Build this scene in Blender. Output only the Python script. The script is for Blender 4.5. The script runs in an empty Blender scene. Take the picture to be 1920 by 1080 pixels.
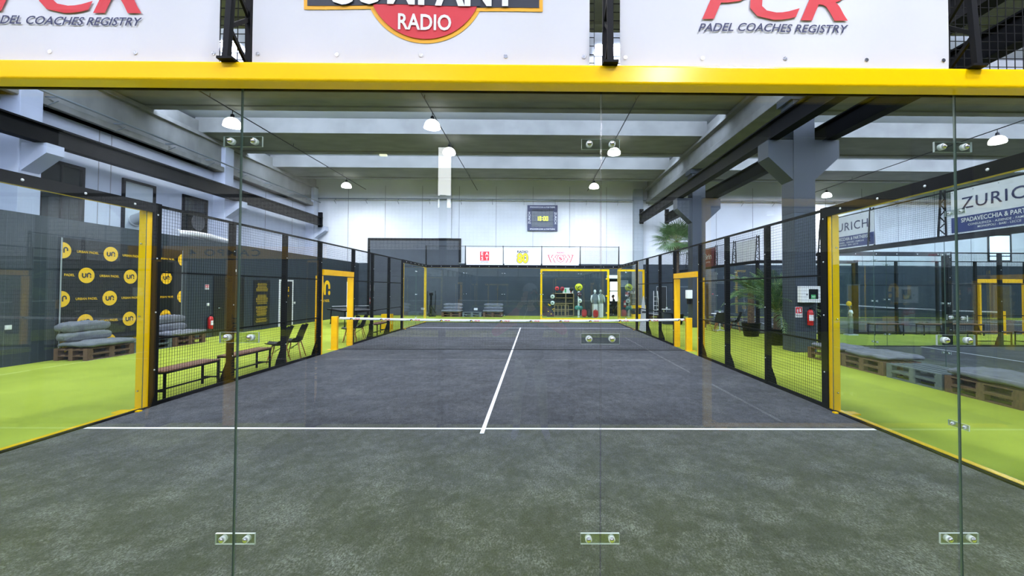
import bpy, bmesh, math, random
from mathutils import Vector, Matrix
R = math.radians
random.seed(4)
SC = bpy.context.scene
COL = SC.collection

# ------------------------------------------------------------------ camera
def add_camera():
    YA, PT, RO = .009, .0222, .0048
    f = Vector((math.sin(YA)*math.cos(PT), math.cos(YA)*math.cos(PT), math.sin(PT)))
    r = Vector((math.cos(YA), -math.sin(YA), 0)); u = r.cross(f)
    r2 = r*math.cos(RO)+u*math.sin(RO); u2 = -r*math.sin(RO)+u*math.cos(RO)
    cd = bpy.data.cameras.new('camera'); cam = bpy.data.objects.new('camera', cd); COL.objects.link(cam)
    M = Matrix((( r2.x, u2.x, -f.x, .6323), (r2.y, u2.y, -f.y, -2.3752), (r2.z, u2.z, -f.z, 1.7715), (0, 0, 0, 1)))
    cam.matrix_world = M
    cd.sensor_width = 36; cd.lens = 801.85/1920*36
    cd.shift_x = (960-1009.63)/1920; cd.shift_y = (524.28-540)/1920
    cd.clip_start = .02; cd.clip_end = 200
    SC.camera = cam
add_camera()
# ------------------------------------------------------------------ world, exposure, light levels
W = bpy.data.worlds.new('world'); SC.world = W; W.use_nodes = True
W.node_tree.nodes['Background'].inputs[0].default_value = (.62, .75, 1, 1)
W.node_tree.nodes['Background'].inputs[1].default_value = .35
SC.view_settings.view_transform = 'Standard'; SC.view_settings.look = 'None'
SC.view_settings.exposure = -0.5; SC.view_settings.gamma = 1; SC.view_settings.use_curve_mapping = False
SC.cycles.transparent_max_bounces = 40; SC.cycles.max_bounces = 7; SC.cycles.diffuse_bounces = 4
SC.cycles.glossy_bounces = 4; SC.cycles.sample_clamp_indirect = 6
LAMP_W = 430      # watts of each hall lamp
SHADE_E = 9       # glow of its opal shade
SKY_E = 66        # daylight through the roof lights

# ------------------------------------------------------------------ materials
def lin(h):
    if isinstance(h, str):
        c = [int(h[i:i+2], 16)/255 for i in (0, 2, 4)]
        return tuple((x/12.92 if x <= .04045 else ((x+.055)/1.055)**2.4) for x in c)+(1,)
    return tuple(h)+(1,)
MC = {}
def mat(name, col, rough=.6, metal=0, spec=.5, emit=None, es=0):
    if name in MC: return MC[name]
    m = bpy.data.materials.new(name); m.use_nodes = True
    b = m.node_tree.nodes['Principled BSDF']
    b.inputs['Base Color'].default_value = lin(col); b.inputs['Roughness'].default_value = rough
    b.inputs['Metallic'].default_value = metal; b.inputs['Specular IOR Level'].default_value = spec
    if emit: b.inputs['Emission Color'].default_value = lin(emit); b.inputs['Emission Strength'].default_value = es
    MC[name] = m
    return m
def nod(m, t, **k):
    n = m.node_tree.nodes.new(t)
    for a, v in k.items():
        if a.startswith('i_'): n.inputs[a[2:].replace('_', ' ')].default_value = v
        else: setattr(n, a, v)
    return n
def lk(m, a, b): m.node_tree.links.new(a, b)
def noisy(name, c1, c2, scale=3, rough=.7, detail=6, lo=.35, hi=.65, bump=0, bscale=None, stretch=(1, 1, 1), spec=.4):
    m = mat(name, c1, rough, spec=spec)
    b = m.node_tree.nodes['Principled BSDF']
    tc = nod(m, 'ShaderNodeTexCoord'); mp = nod(m, 'ShaderNodeMapping'); mp.inputs['Scale'].default_value = stretch
    lk(m, tc.outputs['Object'], mp.inputs[0])
    n = nod(m, 'ShaderNodeTexNoise', i_Scale=scale, i_Detail=detail); lk(m, mp.outputs[0], n.inputs['Vector'])
    r = nod(m, 'ShaderNodeValToRGB'); e = r.color_ramp.elements
    e[0].position = lo; e[0].color = lin(c1); e[1].position = hi; e[1].color = lin(c2)
    lk(m, n.outputs['Fac'], r.inputs[0]); lk(m, r.outputs[0], b.inputs['Base Color'])
    if bump:
        n2 = nod(m, 'ShaderNodeTexNoise', i_Scale=bscale or scale*6, i_Detail=4); lk(m, mp.outputs[0], n2.inputs['Vector'])
        bp = nod(m, 'ShaderNodeBump', i_Strength=bump, i_Distance=.02); lk(m, n2.outputs['Fac'], bp.inputs['Height'])
        lk(m, bp.outputs[0], b.inputs['Normal'])
    return m
def ribbed(name, col, axis, freq, depth=.6, rough=.6):
    m = noisy(name, col, col, 2, rough)
    b = m.node_tree.nodes['Principled BSDF']
    tc = nod(m, 'ShaderNodeTexCoord'); w = nod(m, 'ShaderNodeTexWave', wave_type='BANDS', bands_direction=axis, wave_profile='SAW', i_Scale=freq)
    lk(m, tc.outputs['Object'], w.inputs['Vector'])
    r = nod(m, 'ShaderNodeValToRGB'); e = r.color_ramp.elements; e[0].position = .06; e[1].position = .16
    lk(m, w.outputs['Fac'], r.inputs[0])
    bp = nod(m, 'ShaderNodeBump', i_Strength=depth, i_Distance=.02); lk(m, r.outputs[0], bp.inputs['Height']); lk(m, bp.outputs[0], b.inputs['Normal'])
    return m
def glassmat(name, tint, f0=.05, k=1.0):
    m = bpy.data.materials.new(name); m.use_nodes = True; nt = m.node_tree; nt.nodes.clear()
    out = nod(m, 'ShaderNodeOutputMaterial'); mx = nod(m, 'ShaderNodeMixShader')
    tr = nod(m, 'ShaderNodeBsdfTransparent'); tr.inputs[0].default_value = lin(tint)
    gl = nod(m, 'ShaderNodeBsdfGlossy', i_Roughness=0.0); gl.inputs[0].default_value = (1, 1, 1, 1)
    g = nod(m, 'ShaderNodeNewGeometry'); d = nod(m, 'ShaderNodeVectorMath', operation='DOT_PRODUCT')
    lk(m, g.outputs['Normal'], d.inputs[0]); lk(m, g.outputs['Incoming'], d.inputs[1])
    ab = nod(m, 'ShaderNodeMath', operation='ABSOLUTE'); lk(m, d.outputs['Value'], ab.inputs[0])
    s = nod(m, 'ShaderNodeMath', operation='SUBTRACT'); s.inputs[0].default_value = 1; lk(m, ab.outputs[0], s.inputs[1])
    p = nod(m, 'ShaderNodeMath', operation='POWER'); p.inputs[1].default_value = 5; lk(m, s.outputs[0], p.inputs[0])
    a = nod(m, 'ShaderNodeMath', operation='MULTIPLY_ADD'); a.inputs[1].default_value = (1-f0)*k; a.inputs[2].default_value = f0
    lk(m, p.outputs[0], a.inputs[0]); lk(m, a.outputs[0], mx.inputs[0]); lk(m, tr.outputs[0], mx.inputs[1]); lk(m, gl.outputs[0], mx.inputs[2])
    lk(m, mx.outputs[0], out.inputs[0])
    MC[name] = m
    return m

def court_material():
    m = mat('court_turf', '4d5059', .92, spec=.25); b = m.node_tree.nodes['Principled BSDF']
    tc = nod(m, 'ShaderNodeTexCoord')
    def noise(sc, det, st=(1, 1, 1), rough=.6):
        mp = nod(m, 'ShaderNodeMapping'); mp.inputs['Scale'].default_value = st; lk(m, tc.outputs['Object'], mp.inputs[0])
        n = nod(m, 'ShaderNodeTexNoise', i_Scale=sc, i_Detail=det, i_Roughness=rough); lk(m, mp.outputs[0], n.inputs['Vector']); return n.outputs['Fac']
    def ramp(f, p0, c0, p1, c1):
        r = nod(m, 'ShaderNodeValToRGB'); e = r.color_ramp.elements; e[0].position = p0; e[0].color = lin(c0); e[1].position = p1; e[1].color = lin(c1)
        lk(m, f, r.inputs[0]); return r.outputs[0]
    def mix(f, a, bb, mode='MIX'):
        x = nod(m, 'ShaderNodeMix', data_type='RGBA', blend_type=mode)
        if isinstance(f, float): x.inputs[0].default_value = f
        else: lk(m, f, x.inputs[0])
        for i, q in ((6, a), (7, bb)):
            if isinstance(q, str): x.inputs[i].default_value = lin(q)
            else: lk(m, q, x.inputs[i])
        return x.outputs[2]
    base = ramp(noise(.5, 4), .35, '565960', .7, '686c75')
    # pale quartz sand worked into the pile, thicker, on darker and greener turf, towards the back glass
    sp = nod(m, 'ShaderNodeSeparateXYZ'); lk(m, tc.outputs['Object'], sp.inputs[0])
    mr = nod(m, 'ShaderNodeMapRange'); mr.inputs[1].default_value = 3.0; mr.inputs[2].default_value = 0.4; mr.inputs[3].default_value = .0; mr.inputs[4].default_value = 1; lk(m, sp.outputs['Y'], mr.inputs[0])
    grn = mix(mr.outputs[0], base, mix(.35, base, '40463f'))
    patch = ramp(noise(1.7, 9, (1, 1, 1), .8), .46, '000000', .66, 'ffffff')
    speck = ramp(noise(70, 3, (1, .55, 1), .8), .40, '000000', .66, 'ffffff')
    x1 = nod(m, 'ShaderNodeMath', operation='MULTIPLY'); lk(m, patch, x1.inputs[0]); lk(m, speck, x1.inputs[1])
    x1b = nod(m, 'ShaderNodeMath', operation='MULTIPLY_ADD'); lk(m, mr.outputs[0], x1b.inputs[0]); x1b.inputs[1].default_value = .6; x1b.inputs[2].default_value = .4
    x2 = nod(m, 'ShaderNodeMath', operation='MULTIPLY'); lk(m, x1.outputs[0], x2.inputs[0]); lk(m, x1b.outputs[0], x2.inputs[1])
    grn = mix(.55, grn, ramp(noise(11, 6, (1, .6, 1), .8), .38, '8a8a8a', .62, 'ffffff'), 'MULTIPLY'); c = mix(x2.outputs[0], grn, 'b2b5b4')
    fine = ramp(noise(90, 4, (1, .6, 1), .85), .36, '808080', .66, 'ffffff')
    c = mix(.9, c, fine, 'MULTIPLY')
    lk(m, c, b.inputs['Base Color'])
    bp = nod(m, 'ShaderNodeBump', i_Strength=.8, i_Distance=.012); lk(m, noise(110, 3), bp.inputs['Height']); lk(m, bp.outputs[0], b.inputs['Normal'])
    return m

M = {}
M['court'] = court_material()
M['lime'] = noisy('lime_turf', '97a535', 'a6b440', .8, .9, bump=.4, bscale=160, spec=.2)
M['line'] = mat('line_white', 'e6e8ee', .8)
M['yellow'] = mat('yellow_paint', 'ffcd00', .2)
M['gateyellow'] = noisy('gate_yellow', 'f2b400', 'f7bd08', 6, .45)
M['black'] = mat('black_steel', '0b0d10', .6, spec=.15)
M['mesh'] = mat('black_wire', '0f1113', .6, spec=.2)
M['bolt'] = mat('bolt_steel', 'c8ccd2', .25, 1)
M['washer'] = mat('white_washer', 'dfe3e6', .4)
M['glass'] = glassmat('pane_glass', 'f8fcfb', .04)
M['acrylic'] = glassmat('clear_plate', 'e6ebe8', .07)
M['gedge'] = mat('glass_edge', '4d625a', .2)
M['aedge'] = mat('acrylic_edge', 'c3cdd0', .25)
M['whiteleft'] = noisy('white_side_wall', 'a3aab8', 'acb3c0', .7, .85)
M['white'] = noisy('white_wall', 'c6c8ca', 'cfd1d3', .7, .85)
M['dark'] = ribbed('charcoal_cladding', '2d3740', 'Y', 1.9, .5)
M['darkwall'] = noisy('charcoal_wall', '2a343c', '303a43', 1.2, .75)
M['conc'] = noisy('precast_concrete', '6a6b67', '787975', 1.1, .85, stretch=(1, 2, 1))
M['deck'] = mat('roof_deck', '8f9395', .8)
M['colgrey'] = mat('column_paint', '272f37', .6)
M['colrib'] = ribbed('column_cladding', '323c45', 'X', 4.6, .5)
M['rail'] = mat('crane_steel', '090b0e', .65, spec=.12)
M['pallet'] = noisy('pallet_wood', '523d2e', '6a503c', 9, .85, stretch=(1, 6, 1))
M['greypallet'] = noisy('grey_pallet', '515b5e', '616b6e', 9, .85)
M['cush'] = noisy('grey_canvas', '62666e', '70747d', 7, .95, bump=.5, bscale=30)
M['wood'] = noisy('bench_wood', '6e4a38', '875f4a', 12, .6, stretch=(1, 8, 1))
M['beech'] = mat('beech_leg', 'a9743f', .5)
M['shell'] = mat('black_shell', '1c1e20', .42)
M['shellgrey'] = mat('grey_shell', '6b747c', .45)
M['red'] = mat('red_gloss', 'b3181c', .35)
M['whitep'] = mat('white_plastic', 'dcdfe0', .45)
M['banner'] = noisy('banner_vinyl', 'cccfd6', 'd3d6dc', 1, .55, bump=.15, bscale=3)
M['navy'] = mat('navy_print', '1c2450', .6)
M['ink'] = mat('dark_print', '1b2130', .6)
M['pred'] = mat('red_print', 'c8242f', .6)
M['gold'] = mat('gold_print', 'e9a91a', .6)
M['logoyel'] = mat('logo_yellow', 'f3c010', .6)
M['chrome'] = mat('duct_foil', 'd6d9dc', .35, .45)
M['winglass'] = mat('dark_pane', '1a2024', .12)
M['frost'] = mat('pale_pane', 'aab3ba', .3)

# ------------------------------------------------------------------ mesh builder
class MB:
    warp = {}
    def __init__(s): s.v = []; s.f = []; s.m = []; s.s = []
    def face(s, idx, mi=0, sm=False): s.f.append(tuple(idx)); s.m.append(mi); s.s.append(sm)
    def box(s, x0, x1, y0, y1, z0, z1, mi=0):
        b = len(s.v)
        s.v += [(x0, y0, z0), (x1, y0, z0), (x1, y1, z0), (x0, y1, z0), (x0, y0, z1), (x1, y0, z1), (x1, y1, z1), (x0, y1, z1)]
        for q in ((0, 3, 2, 1), (4, 5, 6, 7), (0, 1, 5, 4), (1, 2, 6, 5), (2, 3, 7, 6), (3, 0, 4, 7)): s.face([b+i for i in q], mi)
        return s
    def pane(s, x0, x1, y0, y1, z0, z1, ax):        # a glass sheet: faces slot 0, edges slot 1
        b = len(s.f); s.box(x0, x1, y0, y1, z0, z1, 1)
        for i in ((2, 4) if ax == 'y' else (3, 5)): s.m[b+i] = 0
        return s
    def bar(s, p, q, w, h=None, mi=0, caps=True):
        h = h or w; p = Vector(p); q = Vector(q); d = (q-p).normalized()
        a = d.cross(Vector((0, 0, 1)))
        if a.length < 1e-3: a = Vector((1, 0, 0))
        a.normalize(); c = a.cross(d); b = len(s.v)
        for o in (p, q):
            for i, j in ((-1, -1), (1, -1), (1, 1), (-1, 1)): s.v.append(tuple(o+a*(i*w/2)+c*(j*h/2)))
        for i in range(4): s.face((b+i, b+(i+1) % 4, b+4+(i+1) % 4, b+4+i), mi)
        if caps: s.face((b+3, b+2, b+1, b), mi); s.face((b+4, b+5, b+6, b+7), mi)
        return s
    def tube(s, pts, r, n=8, mi=0, caps=True):
        pts = [Vector(p) for p in pts]; rs = r if isinstance(r, (list, tuple)) else [r]*len(pts)
        b = len(s.v); ref = None
        for k, p in enumerate(pts):
            d = (pts[min(k+1, len(pts)-1)]-pts[max(k-1, 0)]).normalized()
            if ref is None: ref = Vector((0, 0, 1)) if abs(d.z) < .9 else Vector((1, 0, 0))
            a = d.cross(ref).normalized(); c = a.cross(d); ref = c
            for i in range(n):
                t = 2*math.pi*i/n; s.v.append(tuple(p+a*(math.cos(t)*rs[k])+c*(math.sin(t)*rs[k])))
        for k in range(len(pts)-1):
            for i in range(n):
                j = (i+1) % n; s.face((b+k*n+i, b+k*n+j, b+(k+1)*n+j, b+(k+1)*n+i), mi, True)
        if caps:
            s.face([b+i for i in range(n)][::-1], mi); e = b+(len(pts)-1)*n; s.face([e+i for i in range(n)], mi)
        return s
    def lathe(s, prof, c=(0, 0, 0), n=24, mi=0, axis='z'):
        b = len(s.v)
        for r, z in prof:
            for i in range(n):
                t = 2*math.pi*i/n; x, y = r*math.cos(t), r*math.sin(t)
                p = (x, y, z) if axis == 'z' else ((x, z, y) if axis == 'y' else (z, x, y))
                s.v.append((c[0]+p[0], c[1]+p[1], c[2]+p[2]))
        for k in range(len(prof)-1):
            for i in range(n):
                j = (i+1) % n; s.face((b+k*n+i, b+k*n+j, b+(k+1)*n+j, b+(k+1)*n+i), mi, True)
        if prof[0][0] > 1e-4: s.face([b+i for i in range(n)][::-1], mi)
        e = b+(len(prof)-1)*n
        if prof[-1][0] > 1e-4: s.face([e+i for i in range(n)], mi)
        return s
    def prism(s, poly, o, xd, yd, th=0, mi=0):      # outline in its plane, extruded th along xd x yd
        o = Vector(o); xd = Vector(xd); yd = Vector(yd); nn = xd.cross(yd); b = len(s.v); n = len(poly)
        for x, y in poly: s.v.append(tuple(o+xd*x+yd*y+nn*th))
        s.face([b+i for i in range(n)], mi)
        if th:
            for x, y in poly: s.v.append(tuple(o+xd*x+yd*y))
            s.face([b+n+i for i in range(n)][::-1], mi)
            for i in range(n): j = (i+1) % n; s.face((b+n+i, b+n+j, b+j, b+i), mi)
        return s
    def patch(s, x0, x1, z0, z1, y, mi=0):
        s.grid(lambda u, v: (x0+(x1-x0)*u, y, z0+(z1-z0)*v), max(2, int((x1-x0)/.06)), max(2, int((z1-z0)/.06)), mi, False); return s
    def sector(s, r, cx, cz, a0, a1, y, mi=0, rin=0):
        s.grid(lambda u, v: (cx+(rin+(r-rin)*v)*math.cos(a0+(a1-a0)*u), y, cz+(rin+(r-rin)*v)*math.sin(a0+(a1-a0)*u)), 40, 6, mi, False, True); return s
    def grid(s, fn, nu, nv, mi=0, sm=True, flip=False):
        b = len(s.v)
        for j in range(nv+1):
            for i in range(nu+1): s.v.append(tuple(fn(i/nu, j/nv)))
        for j in range(nv):
            for i in range(nu):
                a = b+j*(nu+1)+i; q = (a, a+1, a+nu+2, a+nu+1); s.face(q[::-1] if flip else q, mi, sm)
        return s
    def text(s, txt, o, xd, yd, size=.1, mi=0, bold=0, shear=0, sx=1, align='CENTER', dz=.002, space=1, fit=0):
        V, F = glyphs(txt, bold, shear, space); w = max([p[0] for p in V] or [0])-min([p[0] for p in V] or [0])
        sx = fit/(w*size) if fit else sx; x0 = min(p[0] for p in V); off = {'CENTER': -w/2-x0, 'LEFT': -x0, 'RIGHT': -w-x0}[align]
        o = Vector(o); xd = Vector(xd); yd = Vector(yd); nn = xd.cross(yd); b = len(s.v)
        for x, y in V: s.v.append(tuple(o+xd*((x+off)*size*sx)+yd*(y*size)+nn*dz))
        for f in F: s.face([b+i for i in f], mi)
        return s
    def add(s, o, mtx):
        b = len(s.v)
        s.v += [tuple(mtx @ Vector(p)) for p in o.v]
        for f, m, sm in zip(o.f, o.m, o.s): s.face([b+i for i in f], m, sm)
        return s
    def build(s, name, mats, parent=None, bevel=0, seg=2, loc=None):
        if parent is not None and parent.name in MB.warp: s.v = [MB.warp[parent.name](p) for p in s.v]
        me = bpy.data.meshes.new(name); me.from_pydata(s.v, [], s.f)
        for mm in (mats if isinstance(mats, (list, tuple)) else [mats]): me.materials.append(M[mm] if isinstance(mm, str) else mm)
        me.polygons.foreach_set('material_index', s.m); me.polygons.foreach_set('use_smooth', s.s); me.update()
        o = bpy.data.objects.new(name, me); COL.objects.link(o)
        if parent: o.parent = parent
        if loc: o.location = loc
        if bevel:
            b = o.modifiers.new('bevel', 'BEVEL'); b.width = bevel; b.segments = seg; b.limit_method = 'ANGLE'; b.angle_limit = R(50)
        return o
_G = {}
def glyphs(txt, bold, shear, space=1):
    k = (txt, bold, shear, space)
    if k in _G: return _G[k]
    cu = bpy.data.curves.new('t', 'FONT'); cu.body = txt; cu.size = 1; cu.offset = bold; cu.shear = shear; cu.resolution_u = 3; cu.fill_mode = 'BOTH'
    cu.space_character = space
    ob = bpy.data.objects.new('t', cu); COL.objects.link(ob)
    dg = bpy.context.evaluated_depsgraph_get(); me = bpy.data.meshes.new_from_object(ob.evaluated_get(dg))
    _G[k] = ([(v.co.x, v.co.y) for v in me.vertices], [tuple(p.vertices) for p in me.polygons])
    bpy.data.objects.remove(ob); bpy.data.meshes.remove(me); bpy.data.curves.remove(cu)
    return _G[k]
X, Y, Z = Vector((1, 0, 0)), Vector((0, 1, 0)), Vector((0, 0, 1))
def tag(o, label=None, cat=None, group=None, kind=None):
    if label: o['label'] = label
    if cat: o['category'] = cat
    if group: o['group'] = group
    if kind: o['kind'] = kind
    return o
def thing(name, loc, label, cat, rz=0, group=None):
    o = bpy.data.objects.new(name, None); COL.objects.link(o); o.location = loc; o.rotation_euler = (0, 0, rz); o.empty_display_size = .1
    return tag(o, label, cat, group)
def struct(o, label=None): o['kind'] = 'structure'; return tag(o, label) if label else o
def copy_tree(o, parent=None):
    c = o.copy(); COL.objects.link(c); c.parent = parent
    for ch in o.children: copy_tree(ch, c)
    return c
def clone(root, loc, rz=0, label=None, group=None, scale=None):
    c = copy_tree(root); c.location = loc; c.rotation_euler = (0, 0, rz)
    if label: c['label'] = label
    if group: c['group'] = group
    if scale: c.scale = scale
    return c
def disc(r, n=28, cx=0, cy=0): return [(cx+r*math.cos(2*math.pi*i/n), cy+r*math.sin(2*math.pi*i/n)) for i in range(n)]
def ribbon(mb, pts, w, o, xd, yd, mi, dz=.002):     # flat stroke along a path
    n = len(pts)
    L = []
    for i, p in enumerate(pts):
        a = pts[max(i-1, 0)]; c = pts[min(i+1, n-1)]; dx, dy = c[0]-a[0], c[1]-a[1]; l = math.hypot(dx, dy)
        L.append(((p[0]-dy/l*w/2, p[1]+dx/l*w/2), (p[0]+dy/l*w/2, p[1]-dx/l*w/2)))
    o = Vector(o); xd = Vector(xd); yd = Vector(yd); nn = xd.cross(yd)
    for i in range(n-1):
        b = len(mb.v)
        for q in (L[i][1], L[i+1][1], L[i+1][0], L[i][0]): mb.v.append(tuple(o+xd*q[0]+yd*q[1]+nn*dz))
        mb.face((b, b+1, b+2, b+3), mi)
def un_glyph(mb, o, xd, yd, s, mi, dz=.003):        # the joined u and n of the club badge, s = badge radius
    r = .2*s; w = .17*s
    u = [(-.52*s, .27*s), (-.52*s, -.05*s)]+[(-.32*s+r*math.cos(t), -.07*s+r*math.sin(t)) for t in [math.pi+math.pi*i/8 for i in range(9)]]+[(-.12*s, .27*s)]
    n = [(.08*s, -.28*s), (.08*s, .06*s)]+[(.28*s+r*math.cos(t), .08*s+r*math.sin(t)) for t in [math.pi-math.pi*i/8 for i in range(9)]]+[(.48*s, -.02*s)]
    ribbon(mb, u, w, o, xd, yd, mi, dz); ribbon(mb, n, w, o, xd, yd, mi, dz)
    mb.prism([(x+.48*s, y-.2*s) for x, y in disc(.1*s, 12)], Vector(o)+Vector(xd).cross(Vector(yd))*dz, xd, yd, 0, mi)

# ================================================================== the hall shell
GX0, GX1, GY0, GY1 = -14.2, 36, -16, 26
ZB, ZD = 8.45, 9.1
struct(MB().box(GX0, GX1, GY0, GY1, -.3, 0).build('floor', 'lime'), 'bright lime green artificial turf over the hall floor')
def court_floor(origin, rz, label, name='floor_court'):
    t = thing(name, origin, label, None, rz); t['kind'] = 'structure'
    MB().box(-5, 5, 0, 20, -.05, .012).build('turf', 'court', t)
    for y in (3.05, 16.95): MB().box(-4.96, 4.96, y-.025, y+.025, .0125, .0155).build('service_line', 'line', t)
    MB().box(-.025, .025, 2.87, 17.13, .0125, .0165).build('centre_line', 'line', t)
    return t
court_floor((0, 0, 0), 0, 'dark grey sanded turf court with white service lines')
court_floor((9.8, 6.1, 0), -R(90), 'grey court turf beyond the pallet seats beside the ribbed column')
court_floor((9.8, 20.1, 0), -R(90), 'grey court turf furthest over, beyond the second green aisle')
court_floor((-13.0, -8.3, 0), -R(90), 'grey court turf behind the photographer')
# walls
wb = MB(); wb.box(GX0, 5.5, 26, 26.3, 0, 3.45, 0).box(6.2, GX1, 26, 26.3, 0, 3.45, 0).box(5.5, 6.2, 26, 26.3, 2.44, 3.45, 0)
wb.box(GX0, GX1, 26, 26.3, 3.45, 10, 1)
struct(wb.build('wall_back', ['darkwall', 'white']), 'back wall, charcoal below and white above')
seams = MB()
for x in [GX0+2.45*k for k in range(1, 20)]: seams.box(x-.012, x+.012, 25.985, 26, 3.45, 8.6)
struct(seams.build('trim_back', mat('joint', '85888a', .8)), 'dark vertical panel joints on the white back wall')
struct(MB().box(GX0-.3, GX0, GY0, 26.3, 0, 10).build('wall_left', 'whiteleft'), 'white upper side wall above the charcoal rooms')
js = MB()
for y in (8.4, 12.2, 12.62, 18.6, 21.2, 23.8): js.box(GX0, GX0+.012, y-.012, y+.012, 3.45, 8)
struct(js.build('trim_left', MC['joint']), 'thin vertical joints on the white side wall')
struct(MB().box(GX1, GX1+.3, GY0, 26.3, 0, 10).build('wall_right', 'white'), 'far side wall of the hall')
wf = MB(); wf.box(GX0, GX1, GY0-.3, GY0, 0, 3.45, 0).box(GX0, GX1, GY0-.3, GY0, 3.45, 10, 1)
struct(wf.build('wall_front', ['darkwall', 'white']), 'wall behind the photographer')
# left rooms (lower charcoal partition with a flat roof)
p = MB(); p.box(-11.15, -11.0, -6, 26, 0, 3.45).box(-14.2, -11.15, -6, 26, 3.33, 3.45)
struct(p.build('wall_partition', 'dark'), 'ribbed charcoal partition wall along the green aisle')
# roof: precast wings along x, gaps with roof lights, main beams along y
GAPS = [(-6.7, -4.4), (-1.6, .7), (3.5, 5.8), (8.6, 10.9), (13.7, 16.0), (18.9, 21.2), (23.75, 26)]
struct(MB().box(GX0, GX1, GY0, 26.3, ZD, ZD+.2).build('ceiling', 'deck'), 'pale roof deck between the concrete beams')
edges = [GY0]+[e for g in GAPS for e in g]
WING = [(edges[i], edges[i+1]) for i in range(0, len(edges)-1, 2)]
for k, (y0, y1) in enumerate(WING):
    for (x0, x1) in ((-14.0, 8.1), (8.75, GX1)):
        L = y1-y0
        prof = [(y0, ZB), (y1-.42, ZB+.03), (y1-.40, ZB-.02), (y1-.05, ZB-.02), (y1, ZB+.04), (y1, ZD), (y0, ZD)]
        m = MB(); m.prism([(a, b) for a, b in prof], (x0, 0, 0), Y, Z, x1-x0)
        struct(m.build('ceiling_beam', 'conc'))
M['sky'] = mat('roof_light', 'ffffff', .5, emit=(.66, .73, 1), es=SKY_E)
for (y0, y1) in GAPS[0:6]:                            # roof daylight as glowing panes, added behind each wing to brighten the next beam
    for (xa, xb) in ((-13.9, 7.9), (9.1, 35.9)):
        n = round((xb-xa)/3.1); L = (xb-xa)/n
        for k in range(n):
            x = xa+L*k; s = thing('roof_light_panel', (x, y0, 0), 'added glowing strip for roof daylight up in the ceiling gap', None); s['kind'] = 'structure'
            MB().box(.25, L-.25, .02, .05, 8.6, 9.04).build('pane', 'sky', s); MB().box(0, .25, .01, .06, 8.55, 9.1).build('window_frame', 'deck', s)
for x in (-9.3, 2.45):
    struct(MB().box(x, x+1.0, 10.25, 10.8, ZD-.03, ZD+.01).build('roof_light_panel', 'sky'), 'small bright square roof light seen between the banners')
def main_beam(x0, x1, lab):
    t = thing('ceiling_main_beam', (0, 0, 0), lab, None); t['kind'] = 'structure'
    MB().box(x0+.1, x1-.1, GY0, 25.9, 7.74, 8.95).build('web', 'conc', t)
    MB().box(x0, x1, GY0, 25.9, 7.5, 7.75).build('lower_flange', 'conc', t, .02)
    MB().box(x0-.12, x1+.12, GY0, 25.9, 8.32, 8.44).build('ledge', 'conc', t)
main_beam(8.0, 8.83, 'concrete main beam resting on the grey column row')
t = thing('ceiling_edge_beam', (0, 0, 0), 'concrete edge beam along the white side wall', None); t['kind'] = 'structure'
MB().box(-14.2, -13.85, GY0, 25.9, 7.1, 8.95).build('web', 'conc', t)
MB().box(-14.2, -13.7, GY0, 25.9, 7.1, 7.32).build('lower_ledge', 'conc', t, .02)
MB().box(-14.2, -13.7, GY0, 25.9, 8.28, 8.44).build('upper_ledge', 'conc', t)
# columns
def column(y, lab, clad):
    t = thing('column', (8.08, y, 0), lab, None); t['kind'] = 'structure'
    MB().box(0, .62, 0, .62, 0, 4.0 if clad else 7.5).build('shaft', 'colrib' if clad else 'colgrey', t, .01)
    if clad: MB().box(.0, .62, 0, .62, 4.0, 7.5).build('upper_shaft', 'colgrey', t, .01)
    c = MB(); c.prism([(-.72, 5.62), (-.72, 6.12), (.0, 6.12), (0, 4.95)], (0, .02, 0), X, Z, -.58)
    c.prism([(.62, 4.95), (.62, 6.12), (1.34, 6.12), (1.34, 5.62)], (0, .02, 0), X, Z, -.58)
    c.build('corbel', 'colgrey', t)
    MB().box(-.1, .72, -.05, .67, 7.28, 7.5).build('column_head', 'colgrey', t)
column(9.8, 'ribbed grey column with the white cabinet and extinguisher', True)
column(17.7, 'grey column behind the court gate and the tall palm', False)
column(1.9, 'grey column beside the near glass wall', False)
column(-6.0, 'grey column behind the photographer', False)
def lcolumn(y, lab):
    t = thing('column', (-14.2, y, 0), lab, None); t['kind'] = 'structure'
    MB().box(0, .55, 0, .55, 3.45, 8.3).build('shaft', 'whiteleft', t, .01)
    MB().prism([(.55, 5.0), (1.25, 5.5), (1.25, 5.78), (.55, 5.78)], (0, .5, 0), X, Z, .45).build('corbel', 'whiteleft', t)
lcolumn(9.5, 'white wall column beside the dark opening'); lcolumn(17.35, 'white wall column past the duct windows'); lcolumn(1.5, 'white wall column nearest the camera')
lcolumn(25.3, 'white wall column in the far corner')
for x, w, lab in ((7.15, .6, 'pale grey pilaster right of the scoreboard'), (-5.75, .85, 'pale pilaster on the back wall above the charcoal panel')):
    struct(MB().box(x, x+w, 25.85, 26, 5.11, 8.4).build('column', mat('pilaster', 'a9adb0' if x > 0 else 'c4c6c8', .8)), lab) if x < 0 else \
        struct(MB().box(x, x+w, 25.6, 26, 0, 8.4).build('column', mat('pilaster_grey', '8b9297', .8)), lab)
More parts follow.
